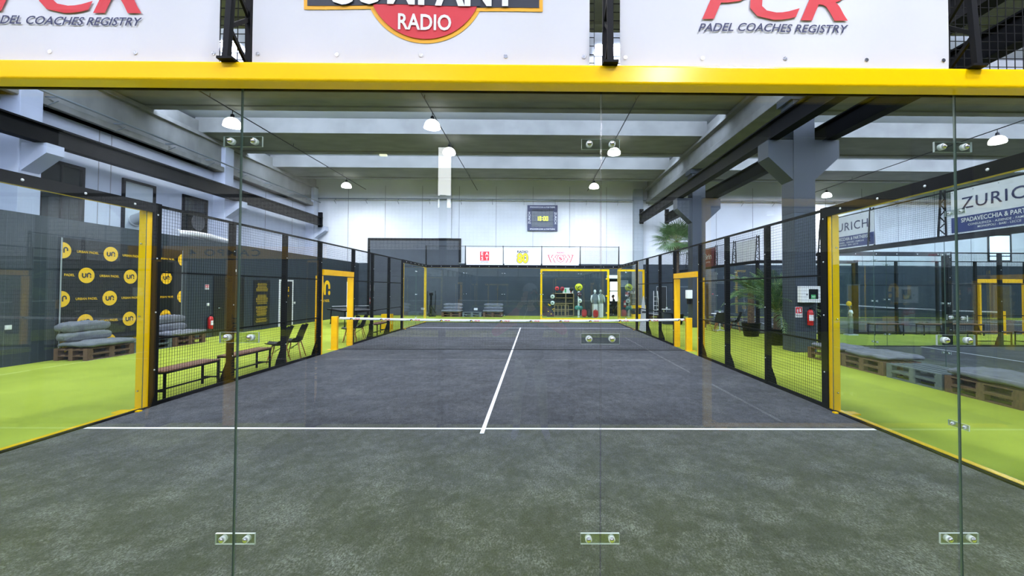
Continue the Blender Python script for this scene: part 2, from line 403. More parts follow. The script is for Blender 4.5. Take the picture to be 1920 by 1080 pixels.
# windows in the left wall
def win(name, y0, y1, z0, z1, pane, lab):
    t = thing(name, (-14.2, y0, 0), lab, None); t['kind'] = 'structure'
    L = y1-y0; m = MB()
    m.box(0, .07, 0, .09, z0, z1).box(0, .07, L-.09, L, z0, z1).box(0, .07, .09, L-.09, z1-.09, z1).box(0, .07, .09, L-.09, z0, z0+.09)
    m.build('window_frame', 'black', t); MB().box(.002, .02, .09, L-.09, z0+.09, z1-.09).build('pane', pane, t)
    return t
w1 = win('window_1', 10.42, 11.72, 3.5, 5.68, 'winglass', 'dark framed opening nearest the white column')
MB().box(.02, .05, .62, .66, 3.6, 5.6).build('mullion', 'black', w1)
win('window_2', 13.02, 14.35, 3.6, 5.7, 'frost', 'black framed window with a pale pane and foil duct')
w3 = win('window_3', 15.64, 17.0, 4.0, 5.7, 'winglass', 'black framed window holding a square extractor fan')
m = MB(); m.box(.03, .16, .25, 1.12, 4.15, 5.05); m.build('fan_box', 'black', w3)
m = MB(); m.lathe([(.36, .162), (.36, .19), (.33, .19), (.33, .165)], (0, .68, 4.6), 24, axis='x'); m.build('fan_ring', mat('fan', '3a3d40', .4), w3)
# window and openings of the back wall, far side
def bwin(name, x0, x1, z0, z1, e, lab):
    t = thing(name, (x0, 26, 0), lab, None); t['kind'] = 'structure'; L = x1-x0
    m = MB(); m.box(0, .1, -.06, 0, z0, z1).box(L-.1, L, -.06, 0, z0, z1).box(.1, L-.1, -.06, 0, z1-.1, z1).box(.1, L-.1, -.06, 0, z0, z0+.1).box(.1, L-.1, -.05, 0, z0+.35, z0+.41)
    m.build('window_frame', 'black', t)
    MB().box(.1, L-.1, -.03, -.01, z0+.1, z1-.1).build('pane', e, t)
M['day'] = mat('daylight_pane', 'ffffff', .4, emit=(.45, .68, 1), es=1.6)
bwin('window_4', 31.0, 32.6, 3.75, 5.6, 'day', 'bright daylight window high on the back wall')
t = thing('glare_strip', (-3.58, -16, 0), 'tall narrow glowing strip added high behind the photographer for its reflection', None); t['kind'] = 'structure'  # unseen glowing strip, added so that its glare reflects in the near glass
M['rearglow'] = mat('rear_glow', 'ffffff', .4, emit=(.95, .97, 1), es=13)
MB().box(.04, .6, 0, .03, 5.24, 7.86).build('pane', 'rearglow', t); MB().box(0, .04, 0, .08, 5.2, 7.9).box(.6, .64, 0, .08, 5.2, 7.9).box(.04, .6, 0, .08, 5.2, 5.24).box(.04, .6, 0, .08, 7.86, 7.9).build('window_frame', 'black', t)
# sliding door against the back wall
t = thing('door_1', (-10.4, 25.9, 0), 'tall charcoal sliding door against the back wall', None); t['kind'] = 'structure'
m = MB(); m.box(0, 6.15, 0, .08, 4.95, 5.1).box(0, .15, 0, .08, 0, 4.95).box(6.0, 6.15, 0, .08, 3.5, 4.95).build('door_frame', 'black', t)
MB().box(.15, 6.0, .03, .09, .02, 4.95).build('door_leaf', noisy('door_grey', '3a4047', '41474e', 1, .7), t)
# shop doorway + bright room beyond
t = thing('door_2', (5.5, 26, 0), 'white headed doorway between the shop frames', None); t['kind'] = 'structure'
MB().box(-.08, .85, -.1, 0, 2.5, 2.72).build('door_head', 'whitep', t)
MB().box(-.06, 0, -.04, .3, 0, 2.5).box(.7, .76, -.04, .3, 0, 2.5).build('door_frame', 'black', t)
rm = MB(); rm.box(2.5, 10, 29.5, 29.6, 0, 3).box(2.4, 2.5, 26.3, 29.6, 0, 3).box(10, 10.1, 26.3, 29.6, 0, 3).box(2.4, 10.1, 26.3, 29.6, 3, 3.1).box(2.4, 10.1, 26.3, 29.6, -.1, 0)
struct(rm.build('wall_cafe', 'darkwall'), 'dark room beyond the doorway')
for k, x in enumerate((5.35, 6.25)):
    bw = thing('window_cafe', (x, 29.48, 0), ('bright window of the room beyond, nearer the shop glass', 'bright window of the room beyond, by the second frame')[k], None); bw['kind'] = 'structure'
    M['cafe'] = mat('cafe_pane', 'ffffff', .4, emit=(1, 1, 1), es=3.2)
    MB().box(0, .65, 0, .02, .9, 2.35).build('pane', 'cafe', bw); MB().box(-.04, .69, -.03, 0, 1.62, 1.68).box(-.05, 0, -.03, .02, .85, 2.4).box(.65, .7, -.03, .02, .85, 2.4).build('window_frame', 'black', bw)
# doors of the left rooms
def ldoor(name, y0, y1, z1, leaf, frame, lab, sign=False):
    t = thing(name, (-11.0, y0, 0), lab, None); t['kind'] = 'structure'; L = y1-y0
    m = MB(); m.box(0, .04, -.07, 0, 0, z1+.07).box(0, .04, L, L+.07, 0, z1+.07).box(0, .04, 0, L, z1, z1+.07); m.build('door_frame', frame, t)
    MB().box(.0, .03, 0, L, .01, z1).build('door_leaf', leaf, t)
    h = MB(); h.tube([(.03, .12, 1.02), (.08, .12, 1.02), (.08, .24, 1.02)], .012, 6); h.build('door_handle', 'bolt', t)
    if sign:
        s = MB(); s.prism([(-.05, 0), (.05, 0), (.02, .14), (-.02, .14)], (.032, L*.66, 1.6), Y, Z, .004); s.prism(disc(.035, 10, 0, .19), (.032, L*.66, 1.6), Y, Z, .004)
        s.prism([(-.045, -.2), (.045, -.2), (.045, -.17), (-.045, -.17)], (.032, L*.66, 1.6), Y, Z, .004); s.box(.032, .036, L*.66-.02, L*.66+.02, 1.33, 1.43); s.build('door_sign', 'logoyel', t)
ldoor('door_3', 13.28, 14.75, 2.12, 'shell', 'shell', 'plain black double door under the exit light')
ldoor('door_4', 17.27, 18.22, 2.08, 'shell', 'whitep', 'black door in a white frame with a yellow sign', True)
ldoor('door_5', 24.3, 25.2, 2.1, 'logoyel', 'whitep', 'white framed door past the painted wall badge')
t = thing('door_6', (8.75, 25.97, 0), 'dark doorway with a thin light frame on the back wall', None); t['kind'] = 'structure'
MB().box(0, .62, -.02, 0, 0, 1.95).build('door_leaf', 'shell', t); MB().box(-.03, 0, -.04, 0, 0, 2).box(.62, .65, -.04, 0, 0, 2).box(0, .62, -.04, 0, 1.95, 2).build('door_frame', mat('alu', '8f979c', .4), t)

# pipes on walls
def rail_pipe(name, a, b, n, lab, off):
    t = thing(name, a, lab, None); t['kind'] = 'structure'; a = Vector(a); b = Vector(b)
    MB().tube([(0, 0, 0), b-a], .035, 8).build('pipe', mat('galv', '6f777b', .45, .4), t)
    for k in range(n):
        q = (b-a)*((k+.5)/n); m = MB(); m.bar(q, q+Vector(off), .03, .05); m.bar(q+Vector((0, 0, -.12)), q+Vector(off)+Vector((0, 0, -.28)), .02); m.build('bracket', MC['galv'], t)
rail_pipe('trim_pipe', (-13.4, 1, 7.36), (-13.4, 25.6, 7.36), 12, 'grey service pipe on brackets along the edge beam', (-.4, 0, 0))
rail_pipe('trim_conduit', (-13.6, 25.7, 7.66), (30, 25.7, 7.66), 21, 'grey service pipe across the back wall', (0, .28, 0))
# crane runway beams
def crane(x, z0, y0, y1, lab, w=.2):
    t = thing('crane_beam', (x, 0, 0), lab, None); t['kind'] = 'structure'
    MB().box(-w/2, w/2, y0, y1, z0, z0+.04).box(-w/2, w/2, y0, y1, z0+.48, z0+.52).box(-.03, .03, y0, y1, z0+.04, z0+.48).build('beam', 'rail', t)
    MB().box(-.03, .03, y0, y1, z0+.52, z0+.57).build('track', 'rail', t)
    MB().box(-.12, .12, y1-.15, y1, z0-.1, z0+.85).build('end_stop', 'rail', t)
crane(-13.15, 5.78, -10, 25.2, 'black crane runway beam along the white wall', .3)
crane(7.55, 6.14, -10, 25.3, 'dark crane runway beam on the court side of the columns', .3)
crane(9.2, 6.14, -10, 25.3, 'dark crane runway beam on the far side of the columns', .3)

# ================================================================== lamps
M['shade'] = mat('opal_shade', 'ffffff', .4, emit=(1, .97, .93), es=SHADE_E)
def make_lamp(label):
    t = thing('pendant_lamp', (0, 0, 7.75), label, 'lamp', 0, 'hall pendant lamps')
    m = MB(); m.lathe([(.27, .0), (.275, .02), (.285, .04), (.27, .13), (.22, .21), (.14, .27), (.05, .3)], n=28); m.build('lamp_shade', 'shade', t)
    m = MB(); m.lathe([(.05, .3), (.07, .33), (.06, .42), (.02, .44)], n=14); m.tube([(0, 0, .43), (0, 0, .58)], .012, 6); m.build('hanger', 'black', t)
    L = bpy.data.lights.new('lamp_light', 'AREA'); L.shape = 'DISK'; L.size = .6; L.energy = LAMP_W; L.color = (1, .965, .99); L.spread = R(165)
    lo = bpy.data.objects.new('lamp_light', L); COL.objects.link(lo); lo.parent = t; lo.location = (0, 0, -.02)
    return t
LP = [(-10.57, 13.4, 'pendant lamp over the service pipe, first of the partition row'), (-10.57, 23.0, 'pendant lamp in the far end of the partition row'),
      (-3.2, 13.43, 'pendant lamp before the middle of the first bright ceiling gap'), (-3.2, 16.56, 'pendant lamp next behind on the middle cable'),
      (4.12, 16.4, 'pendant lamp beside the clear clamp of the near glass'), (4.12, 22.75, 'small far pendant lamp above the scoreboard side of the court'),
      (19.3, 14.6, 'pendant lamp beyond the columns over the nearer side court'), (19.3, 24.7, 'pendant lamp beyond the columns near the back wall'),
      (-10.57, 3.8, 0), (-3.2, 3.9, 0), (4.12, 6.7, 0), (19.3, 5, 0), (-10.57, -5.8, 0), (-3.2, -5.6, 0), (4.12, -3.0, 0), (12, -5, 0), (4.12, -9.5, 0), (-10.57, -13.4, 0), (-3.2, -13.4, 0)]  # last two are unseen, added to brighten the wall behind the camera
lamp0 = None
for x, y, lab in LP:
    lab = lab or 'unseen pendant lamp outside the picture'
    if lamp0 is None: lamp0 = make_lamp(lab); lamp0.location = (x, y, 7.75)
    else: clone(lamp0, (x, y, 7.75), 0, lab)
for x, lab in ((-10.57, 'thin dark cable carrying the lamps beside the partition'), (-3.2, 'thin dark cable carrying the lamps over the court'), (4.12, 'thin dark cable carrying the lamps nearer the columns'), (19.3, 'thin dark cable carrying the lamps over the side courts')):
    m = MB(); m.tube([(x, GY0, 8.32), (x, 25.9, 8.32)], .02, 6)
    for y in [-3+5.1*k for k in range(6)]: m.tube([(x, y, 8.32), (x, y, 8.46)], .01, 4)
    tag(m.build('lamp_cable', 'black'), lab, 'cable')
tag(MB().box(-7.1, -6.75, 18.75, 18.9, 8.36, 8.43).build('emergency_light', mat('emlight', 'ffffff', emit=(1, .95, .7), es=1.2)), 'tiny flat emergency light under a ceiling beam', 'light')

# ================================================================== court enclosure
def wiremesh(u0, u1, v0, v1, st=.05, w=.0033):
    m = MB(); n = max(1, round((u1-u0)/st)); k = max(1, round((v1-v0)/st)); h = w/2
    for i in range(n+1):
        u = u0+(u1-u0)*i/n; m.bar((0, u, v0), (0, u, v1), w, w, caps=False)
    for j in range(k+1):
        v = v0+(v1-v0)*j/k; m.bar((w, u0, v), (w, u1, v), w, w, caps=False)
    return m
def swap(mb):                                        # lie a y-z mesh along x
    o = MB(); return o.add(mb, Matrix(((0, 1, 0, 0), (1, 0, 0, 0), (0, 0, 1, 0), (0, 0, 0, 1))))
_W = {}
def meshdata(key, fn):
    if key not in _W: o = fn(); _W[key] = o.data; bpy.data.objects.remove(o)
    return _W[key]
def inst(name, data, parent, loc=(0, 0, 0)):
    o = bpy.data.objects.new(name, data); COL.objects.link(o); o.parent = parent; o.location = loc; return o
def clamp(parent, p, ax, s=1):                        # clear splice plate with two bolts, on the s side of the seam
    m = MB(); a = .107; h = .029; y0, y1 = sorted((s*.008, s*.02))
    if ax == 'y': m.pane(p[0]-a, p[0]+a, p[1]+y0, p[1]+y1, p[2]-h, p[2]+h, 'y')
    else: m.pane(p[0]+y0, p[0]+y1, p[1]-a, p[1]+a, p[2]-h, p[2]+h, 'x')
    c = m.build('clamp', ['acrylic', 'aedge'], parent)
    for d in (-.064, .064):
        b = MB(); q = (p[0]+d, p[1], p[2]) if ax == 'y' else (p[0], p[1]+d, p[2])
        b.lathe([(.018, .0), (.018, .023*s), (.016, .025*s)], q, 16, 0, ax); b.lathe([(.010, .024*s), (.0095, .032*s), (.006, .036*s), (.001, .037*s)], q, 12, 1, ax)
        b.lathe([(.013, .0), (.013, -.009*s), (.010, -.012*s), (.001, -.014*s)], q, 14, 1, ax)
        b.build('bolt', ['washer', 'bolt'], c)
def lattice(x):                                      # tapering two-chord bracket above the glass, in the y-z plane
    m = MB(); a = lambda z: (x, -.13+.07*(z-2.98), z); b = lambda z: (x, .05-.02*(z-2.98), z)
    m.bar(a(2.98), a(4.03), .03, .03); m.bar(b(2.98), b(4.03), .03, .03); z = 3.02; k = 0
    while z < 3.9:
        m.bar(a(z) if k % 2 else b(z), b(z+.14) if k % 2 else a(z+.14), .015, .02); z += .14; k += 1
    m.box(x-.04, x+.04, -.15, .07, 2.972, 2.985)
    return m
def end_wall(origin, rz, label, full=True, group=None, paint='yellow'):
    t = thing('court_back_glass', origin, label, 'glass wall', rz, group)
    for i in range(5):
        x0 = -5+2*i; MB().pane(x0+.003, x0+1.997, -.006, .006, .02, 2.9, 'y').build('glass_pane', ['glass', 'gedge'], t)
    for x in (-3, -1, 1, 3):
        for z in (2.588, 1.496, .397): clamp(t, (x, 0, z), 'y', 1 if full else -1)
    MB().box(-5.2, 5.2, -.115, -.01, 2.872, 2.975).build('top_beam', paint, t, .012, 3)
    m = MB(); m.box(-5.0, 5.0, .008, .02, 2.875, 3.01)
    for x in [-4.75+.5*k for k in range(20)]: m.lathe([(.013, .02), (.012, .028), (.002, .03)], (x, 0, 2.94), 8, 1, axis='y')
    m.build('inner_plate', ['black', 'washer'], t)
    MB().box(-5, 5, -.05, .02, 0, .03).build('bottom_rail', 'black', t)
    for x in (-5.14, 5.02): MB().box(x, x+.12, -.115, 0, 0, 2.872).build('corner_post', paint, t, .008)
    for x in (-5.05, -3.02, -1.0, 1.03, 3.0, 5.05): lattice(x).build('lattice_bracket', 'black', t)
    data = meshdata('top', lambda: swap(wiremesh(.03, 1.97, 3.03, 3.98)).build('w', 'mesh'))
    for i in range(5): inst('mesh_panel', data, t, (-5+2*i, .065, 0))
    MB().box(-5, 5, .05, .07, 3.98, 4.005).build('top_wire', 'black', t)
    return t
BAYS = [(4.1, 5.64), (5.72, 7.34), (7.42, 8.92)]
def side_fence(origin, rz, s, label, group=None, paint='yellow', gate='gateyellow'):
    # local: fence line x=0, runs y 0..20, court side at +x when s=1
    t = thing('court_side_fence', origin, label, 'fence', rz, group)
    def bx(a, b, y0, y1, z0, z1): x0, x1 = sorted((a*s, b*s)); return (x0, x1, y0, y1, z0, z1)
    def both(fn):
        fn(lambda y0, y1: (y0, y1)); fn(lambda y0, y1: (20-y1, 20-y0))
    def half(f):
        for a, b in ((.01, 1.997), (2.003, 3.86)):
            y0, y1 = f(a, b); MB().pane(*bx(-.006, .006, y0, y1, .03, 2.88), 'x').build('glass_pane', ['glass', 'gedge'], t)
        y, _ = f(2, 2)
        for z in (2.588, 1.496, .397): clamp(t, (0, y, z), 'x', s)
        y0, y1 = f(3.86, 3.965); g = MB(); g.box(*bx(-.105, -.012, y0, y1, 0, 2.88))
        for z in (.28, 1.35, 2.4): g.lathe([(.011, 0), (.01, -.02), (.002, -.024)], (-.06*s, y0 if y0 < 10 else y1, z), 8, 1, axis='y')
        g.build('glass_post', [paint, 'bolt'], t)
        y0, y1 = f(0, 3.965)
        MB().box(*bx(-.11, -.02, y0, y1, 2.885, 2.975)).build('upper_beam', paint, t, .008)
        m = MB(); m.box(*bx(.008, .02, y0, y1, 2.875, 3.01))
        for k in range(6): m.lathe([(.016, .02*s), (.014, .028*s), (.002, .03*s)], (0, y0+.35+.66*k, 2.94), 8, 1, 'x')
        m.build('inner_plate', ['black', 'washer'], t)
        MB().box(*bx(-.115, -.045, y0, y1, 0, .03)).build('lower_beam', paint, t)
        MB().box(*bx(-.03, .02, y0, y1, 0, .03)).build('bottom_rail', 'black', t)
        a, b = f(3.7, 3.84); MB().box(*bx(-.28, -.12, a, b, 0, .018)).build('foot_plate', paint, t); MB().box(*bx(-.03, .07, a+.03, b-.05, .0, .03)).build('foot_plate', paint, t)
        a, b = f(3.965, 4.1); m = MB(); m.box(*bx(-.06, .01, a, b, 0, 3.02))
        for z in (.55, 1.4, 2.2, 2.85): m.lathe([(.012, .01*s), (.011, .016*s), (.002, .018*s)], (0, (a+b)/2, z), 8, 1, 'x')
        m.build('mesh_post', ['black', 'washer'], t)
        for y in (5.68, 7.38, 8.96):
            a, b = f(y-.04, y+.04); m = MB(); m.box(*bx(-.09, .005, a, b, 0, 3.0))
            for z in (.5, 1.45, 2.45): m.lathe([(.01, .005*s), (.009, .012*s), (.002, .013*s)], (0, (a+b)/2, z), 8, 1, 'x')
            m.prism([(-.09*s, 0), (-.22*s, 0), (-.2*s, .1), (-.09*s, .42)], (0, a+.02 if s > 0 else b-.02, 0), X, Z, -.03)
            m.build('mesh_post', ['black', 'washer'], t)
        for k, (a, b) in enumerate(BAYS):
            y0, y1 = f(a, b); d = meshdata(('bay', k), lambda: wiremesh(0, b-a, .06, 2.97).build('w', 'mesh')); inst('mesh_panel', d, t, (0, y0, 0))
        y0, y1 = f(4.1, 9.0)
        for z, h, nm in ((2.965, .04, 'top_rail'), (1.985, .025, 'middle_rail'), (.985, .025, 'lower_rail'), (0.0, .07, 'kick_rail')):
            MB().box(*bx(-.03, .0, y0, y1, z, z+h)).build(nm, 'black', t)
    both(half)
    for y in (9.0, 10.92): MB().box(*bx(-.17, -.0, y, y+.08, 0, 2.1)).build('gate_post', gate, t, .006)
    m = MB(); m.box(*bx(-.05, .03, 9.06, 10.94, 2.12, 2.27))
    for k in range(7): m.lathe([(.012, 0), (.011, .012), (.002, .014)], (-.01*s, 9.2+.27*k, 2.27), 6, 1)
    m.build('gate_header', [gate, 'black'], t)
    inst('mesh_panel', meshdata('gt', lambda: wiremesh(0, 1.92, 2.3, 2.97).build('w', 'mesh')), t, (0, 9.04, 0))
    MB().box(*bx(-.03, 0, 9, 11, 2.965, 3.005)).build('gate_rail', 'black', t)
    return t
def net(origin, rz, label, detail=True):
    t = thing('court_net', origin, label, 'net', rz)
    for s in (-1, 1):
        x0, x1 = sorted((s*5.02, s*5.19)); m = MB(); m.box(x0, x1, -.05, .05, 0, .96); m.box(min(s*5.3, s*5.0), max(s*5.3, s*5.0), -.06, .06, 0, .012)
        m.build('net_post', 'gateyellow', t, .006)
    sag = lambda u: .05*(1-(2*u-1)**2)*1.0
    if detail:
        m = MB(); n = 220
        for i in range(n+1): u = i/n; m.bar((-5+10*u, 0, .03), (-5+10*u, 0, .9-sag(u)), .003, .003, caps=False)
        for j in range(19):
            z = .03+.045*j
            for i in range(10): u, v = i/10, (i+1)/10; m.bar((-5+10*u, 0, z*(1-sag(u)/.9)), (-5+10*v, 0, z*(1-sag(v)/.9)), .003, .003, caps=False)
        m.tube([(-5, 0, .03), (5, 0, .03)], .008, 6); m.build('net_mesh', 'mesh', t)
    else:
        m = MB()
        for i in range(101): m.bar((-5+.1*i, 0, .03), (-5+.1*i, 0, .86), .004, .004, caps=False)
        for j in range(9): m.bar((-5, 0, .03+.1*j), (5, 0, .03+.1*j), .004, .004, caps=False)
        m.build('net_mesh', 'mesh', t)
    m = MB(); N = 40
    m.grid(lambda u, v: (-4.97+9.94*u, .014*math.sin(2*math.pi*v)*1.0, .905-sag(u)+.035*math.cos(2*math.pi*v)), N, 10, 0, True)
    tp = m.build('net_tape', 'line', t)
    if detail:
        m = MB()
        for k in range(12):
            x = -4.63+.86*k; z = .892-sag((x+5)/10); o = (x, -.0165, z)
            m.prism([(.045*math.cos(a), .045*math.sin(a)) for a in [math.pi*i/10 for i in range(11)]], (x, -.0165, z-.014), X, Z, 0, 0)
            m.prism(disc(.016, 10, 0, .008), (x+.012, -.018, z-.012), X, Z, 0, 2)
            m.prism([(-.14, 0), (-.05, 0), (-.05, .008), (-.14, .008)], (x, -.0165, z-.012), X, Z, 0, 0)
            m.text('PCR', (x+.17, -.0165, z-.016), X, Z, .055, 1, .02, .3, 1.5, dz=0)
        m.build('logo_print', ['navy', 'pred', 'logoyel'], tp)
    return t
end_wall((0, 0, 0), 0, 'near glass end wall under the thick yellow beam')
end_wall((0, 20, 0), R(180), 'far glass end wall of the grey court below the small banners', full=False)
side_fence((-5, 0, 0), 0, 1, 'court side fence nearer the club-logo backdrop and benches')
side_fence((5, 0, 0), 0, -1, 'court side fence nearer the ribbed column and pallets')
net((0, 10, 0), 0, 'black net with printed white tape across the grey court')
# side courts
end_wall((9.8, 6.1, 0), -R(90), 'glass end wall of the nearer side court under the large insurance banner', paint='black')
side_fence((9.8, 11.1, 0), -R(90), 1, 'side fence of the nearer side court along the green cross aisle', paint='black')
end_wall((9.8, 20.1, 0), -R(90), 'glass end wall of the further side court behind the palms', paint='black')
side_fence((9.8, 15.1, 0), -R(90), -1, 'side fence of the further side court with benches before it', paint='black')
net((19.8, 20.1, 0), -R(90), 'net of the further side court seen through the mesh', False)
sf = side_fence((-13.2, -3.3, 0), -R(90), 1, 'fence with a yellow numbered gate behind the photographer', gate='black')
sg = thing('gate_sign', (-3.3, -3.24, 2.17), 'yellow sign band with black lettering over the gate behind the camera', 'sign')
MB().box(-1.35, 1.2, -.02, .02, -.02, .14).build('panel', 'gateyellow', sg)
m = MB(); m.text('CAMPO 4', (-.1, .021, .015), -X, Z, .12, 0, .01, 0, 1.5, space=1.3); m.build('lettering', 'ink', sg)
for k, x in enumerate((-4.28, -3.3, -2.25)):
    t = thing('gate_upright', (x, -3.22, 0), ('yellow upright with lettering at the sign end behind the camera', 'middle yellow upright of the gate behind the camera', 'yellow upright of the gate nearest the photographer')[k], 'post')
    MB().box(-.07, .07, -.03, .02, 0, 2.13).build('upright', 'gateyellow', t)
    m = MB(); m.text('URBAN PADEL', (.03, .022, 1.0), Z, X, .1, 0, .01, 0, 1.3); m.build('lettering', 'ink', t)

# ================================================================== banners
def banner(origin, rz, w, h, label, group=None, base='banner'):
    t = thing('banner', origin, label, 'banner', rz, group); m = MB()
    f = lambda u, v: .005*math.sin(9*u+4*v)*(1-v*.5)+.003*math.sin(17*u-6*v)+.01*(v-.5)**2
    m.grid(lambda u, v: (-w/2+w*u, f(u, v), h*v), 24, 12); m.grid(lambda u, v: (-w/2+w*u, f(u, v)+.003, h*v), 24, 12, flip=True)
    for u0 in (0, 1):
        for j in range(12):
            a = [(-w/2+w*u0, f(u0, v)+d, h*v) for v, d in ((j/12, 0), ((j+1)/12, 0), ((j+1)/12, .003), (j/12, .003))]; b = len(m.v); m.v += a; m.face((b, b+1, b+2, b+3) if u0 else (b+3, b+2, b+1, b))
    for x in (-w/2+.03, -w/4, 0, w/4, w/2-.03):
        for z in (.06, h-.04): yy = f(x/w+.5, z/h); m.lathe([(.011, yy-.003), (.011, yy-.001), (.005, yy-.001)], (x, 0, z), 10, 1, axis='y')
    m.build('sheet', [base, 'bolt'], t)
    MB.warp[t.name] = lambda p: (p[0], p[1]+f(p[0]/w+.5, p[2]/h), p[2])
    return t, -.0015
def pcr(x, off, label):
    t, d = banner((x, -.035, 3.0), 0, 1.84, .98, label, 'white sponsor banners above the near glass')
    m = MB(); m.text('PCR', (off+.01, d-.004, .282), X, Z, .31, 0, .022, .3, fit=.82); m.build('lettering', 'pred', t)
    m = MB(); m.text('PADEL COACHES REGISTRY', (off, d-.003, .207), X, Z, .064, 0, .012, .32, fit=.84); m.build('lettering', 'navy', t)
    m = MB(); m.sector(.17, off-.2, .58, 0, math.pi, d-.002); m.build('ball_emblem', 'navy', t)
pcr(-2.03, .08, 'white banner with red lettering nearer the partition side'); pcr(2.02, -.065, 'white banner with red lettering beyond the middle radio banner')
t, d = banner((0, -.035, 3.0), 0, 1.86, .98, 'white radio banner with dark panel and red half circle', 'white sponsor banners above the near glass')
gx = .02; m = MB()
m.sector(.335, gx, .46, R(185), R(355), d-.001, 0); m.patch(-.65, .67, .31, .64, d-.002, 0); m.patch(-.63, .65, .33, .62, d-.004, 1); m.sector(.313, gx, .46, R(204), R(336), d-.006, 2)
m.build('emblem', ['gold', 'ink', 'pred'], t)
m = MB(); m.patch(gx-.305, gx+.305, .335, .50, d-.008); m.build('emblem_band', 'ink', t)
m = MB(); m.text('COMPANY', (0.01, d-.011, .340), X, Z, .27, 0, .03, 0, fit=1.06); m.text('RADIO', (gx, d-.009, .197), X, Z, .122, 0, .02, 0, fit=.29); m.build('lettering', 'whitep', t)
# small banners on the far wall (seen from the court)
t, d = banner((-1.98, 19.9, 3.02), 0, 1.9, .9, 'white banner with a red lettered square above the far glass', 'banners above the far glass')
m = MB(); m.patch(-.24, .24, .22, .7, d-.005); m.build('red_square', 'pred', t)
m = MB()
for s_, x, z in (('E', -.12, .5), ('A', .12, .5), ('S', -.12, .26), ('Y', .12, .26)): m.text(s_, (x, d-.010, z), X, Z, .24, 0, .01)
m.build('white_letters', 'whitep', t)
m = MB(); m.text('RADIO', (0, d-.005, .77), X, Z, .08, 0, 0, 0, 1.2, space=1.5); m.text('NETWORK', (0, d-.005, .12), X, Z, .08, 0, .01, 0, 1.1); m.build('small_lettering', 'ink', t)
t, d = banner((0, 19.9, 3.02), 0, 1.9, .9, 'white banner with a yellow number eighty above the far glass', 'banners above the far glass')
m = MB(); m.text('RADIO', (0, d-.005, .64), X, Z, .17, 0, .03, 0, 1.1); m.text('80', (0, d-.005, .13), X, Z, .68, 0, .06, 0, fit=.62); m.build('dark_outline', 'ink', t)
m = MB(); m.text('80', (0, d-.010, .13), X, Z, .68, 0, .03, 0, fit=.575)
m.build('yellow_digits', mat('yelprint', 'f3dc10', .6), t)
m = MB(); m.prism([(.14+.05*(1 if i % 2 == 0 else .42)*math.sin(math.pi*i/5), .37+.05*(1 if i % 2 == 0 else .42)*math.cos(math.pi*i/5)) for i in range(10)][::-1], (0, d-.014, 0), X, Z, 0); m.build('star', 'ink', t)
t, d = banner((1.98, 19.9, 3.02), 0, 1.9, .9, 'white banner with rounded red outlined lettering above the far glass', 'banners above the far glass')
m = MB(); m.text('RADIO', (0, d-.005, .62), X, Z, .11, 0, .02, 0, 1.1); m.text('WOW', (0, d-.006, .2), X, Z, .44, 0, .095, 0, fit=1.34); m.build('red_outline', 'pred', t)
m = MB(); m.text('WOW', (0, d-.011, .2), X, Z, .44, 0, .045, 0, fit=1.24); m.build('white_letters', 'whitep', t)
m = MB(); m.prism([(-.04, .42), (-.07, .38), (.04, .27), (.07, .31)], (0, d-.015, 0), X, Z, 0); m.build('pill', 'pred', t)
# insurance banners on the nearer side court
for y0, lab in ((9.93, 'smaller looking blue and white insurance banner nearer the yellow post'), (5.9, 'large blue and white insurance banner cut by the picture edge')):
    t, d = banner((9.73, y0, 3.02), -R(90), 1.92, .92, lab, 'insurance banners')
    m = MB(); m.patch(-.955, .955, .01, .34, d-.003); m.build('blue_band', mat('blueband', '25346e', .6), t)
    m = MB(); m.text('ZURICH', (0.02, d-.004, .5), X, Z, .34, 0, .004, 0, 1.12, space=1.12); m.build('dark_lettering', 'navy', t)
    m = MB(); m.text('SPADAVECCHIA & PARTNERS', (0, d-.008, .215), X, Z, .125, 0, .012, 0, .9)
    m.text('CONSULENZA - AZIENDE - FAMIGLIE', (0, d-.008, .13), X, Z, .06, 0, .004, 0, 1.2); m.text('MONOPOLI - BARI - LECCE', (0, d-.008, .06), X, Z, .06, 0, .004, 0, 1.1); m.build('white_lettering', 'whitep', t)
M['maroon'] = mat('maroon', '7a2226', .6)
t, d = banner((9.73, 19.95, 2.98), -R(90), 1.9, .95, 'maroon banner with white script beside the grey column', None, 'maroon')
m = MB(); m.text('Brin', (0, d-.004, .4), X, Z, .42, 0, .01, 0, 1.3); m.text('gardening', (0, d-.004, .22), X, Z, .12); m.build('white_lettering', 'whitep', t)
banner((9.73, 15.95, 3.0), -R(90), 1.7, .9, 'plain pale banner above the palm leaves', None, mat('palevinyl', 'b9bcbf', .7))

# scoreboard clock
t = thing('scoreboard', (1.13, 25.86, 5.62), 'square dark blue scoreboard showing ten o clock high on the white wall', 'scoreboard')
MB().box(-1.0, 1.0, 0, .1, 0, 1.72).build('board', mat('board_blue', '20284e', .5), t, .01)
MB().box(-.72, .72, -.02, 0, .26, 1.46).build('screen', mat('screen', '2c363d', .3), t); MB().box(-.72, .72, -.024, -.02, .6, .64).box(-.72, .72, -.024, -.02, 1.3, 1.46).build('screen_bar', 'ink', t)
m = MB(); seg = {'0': 'abcdef', '1': 'bc'}
def digit(ch, x, z, w, h, th):
    S = {'a': (x, x+w, z+h-th, z+h), 'd': (x, x+w, z, z+th), 'f': (x, x+th, z+h/2, z+h), 'e': (x, x+th, z, z+h/2), 'b': (x+w-th, x+w, z+h/2, z+h), 'c': (x+w-th, x+w, z, z+h/2)}
    for c in seg[ch]: a = S[c]; m.box(a[0], a[1], -.03, -.024, a[2], a[3])
for ch, x in (('1', -.40), ('0', -.21), ('0', .06), ('0', .24)): digit(ch, x, .68, .13, .28, .032)
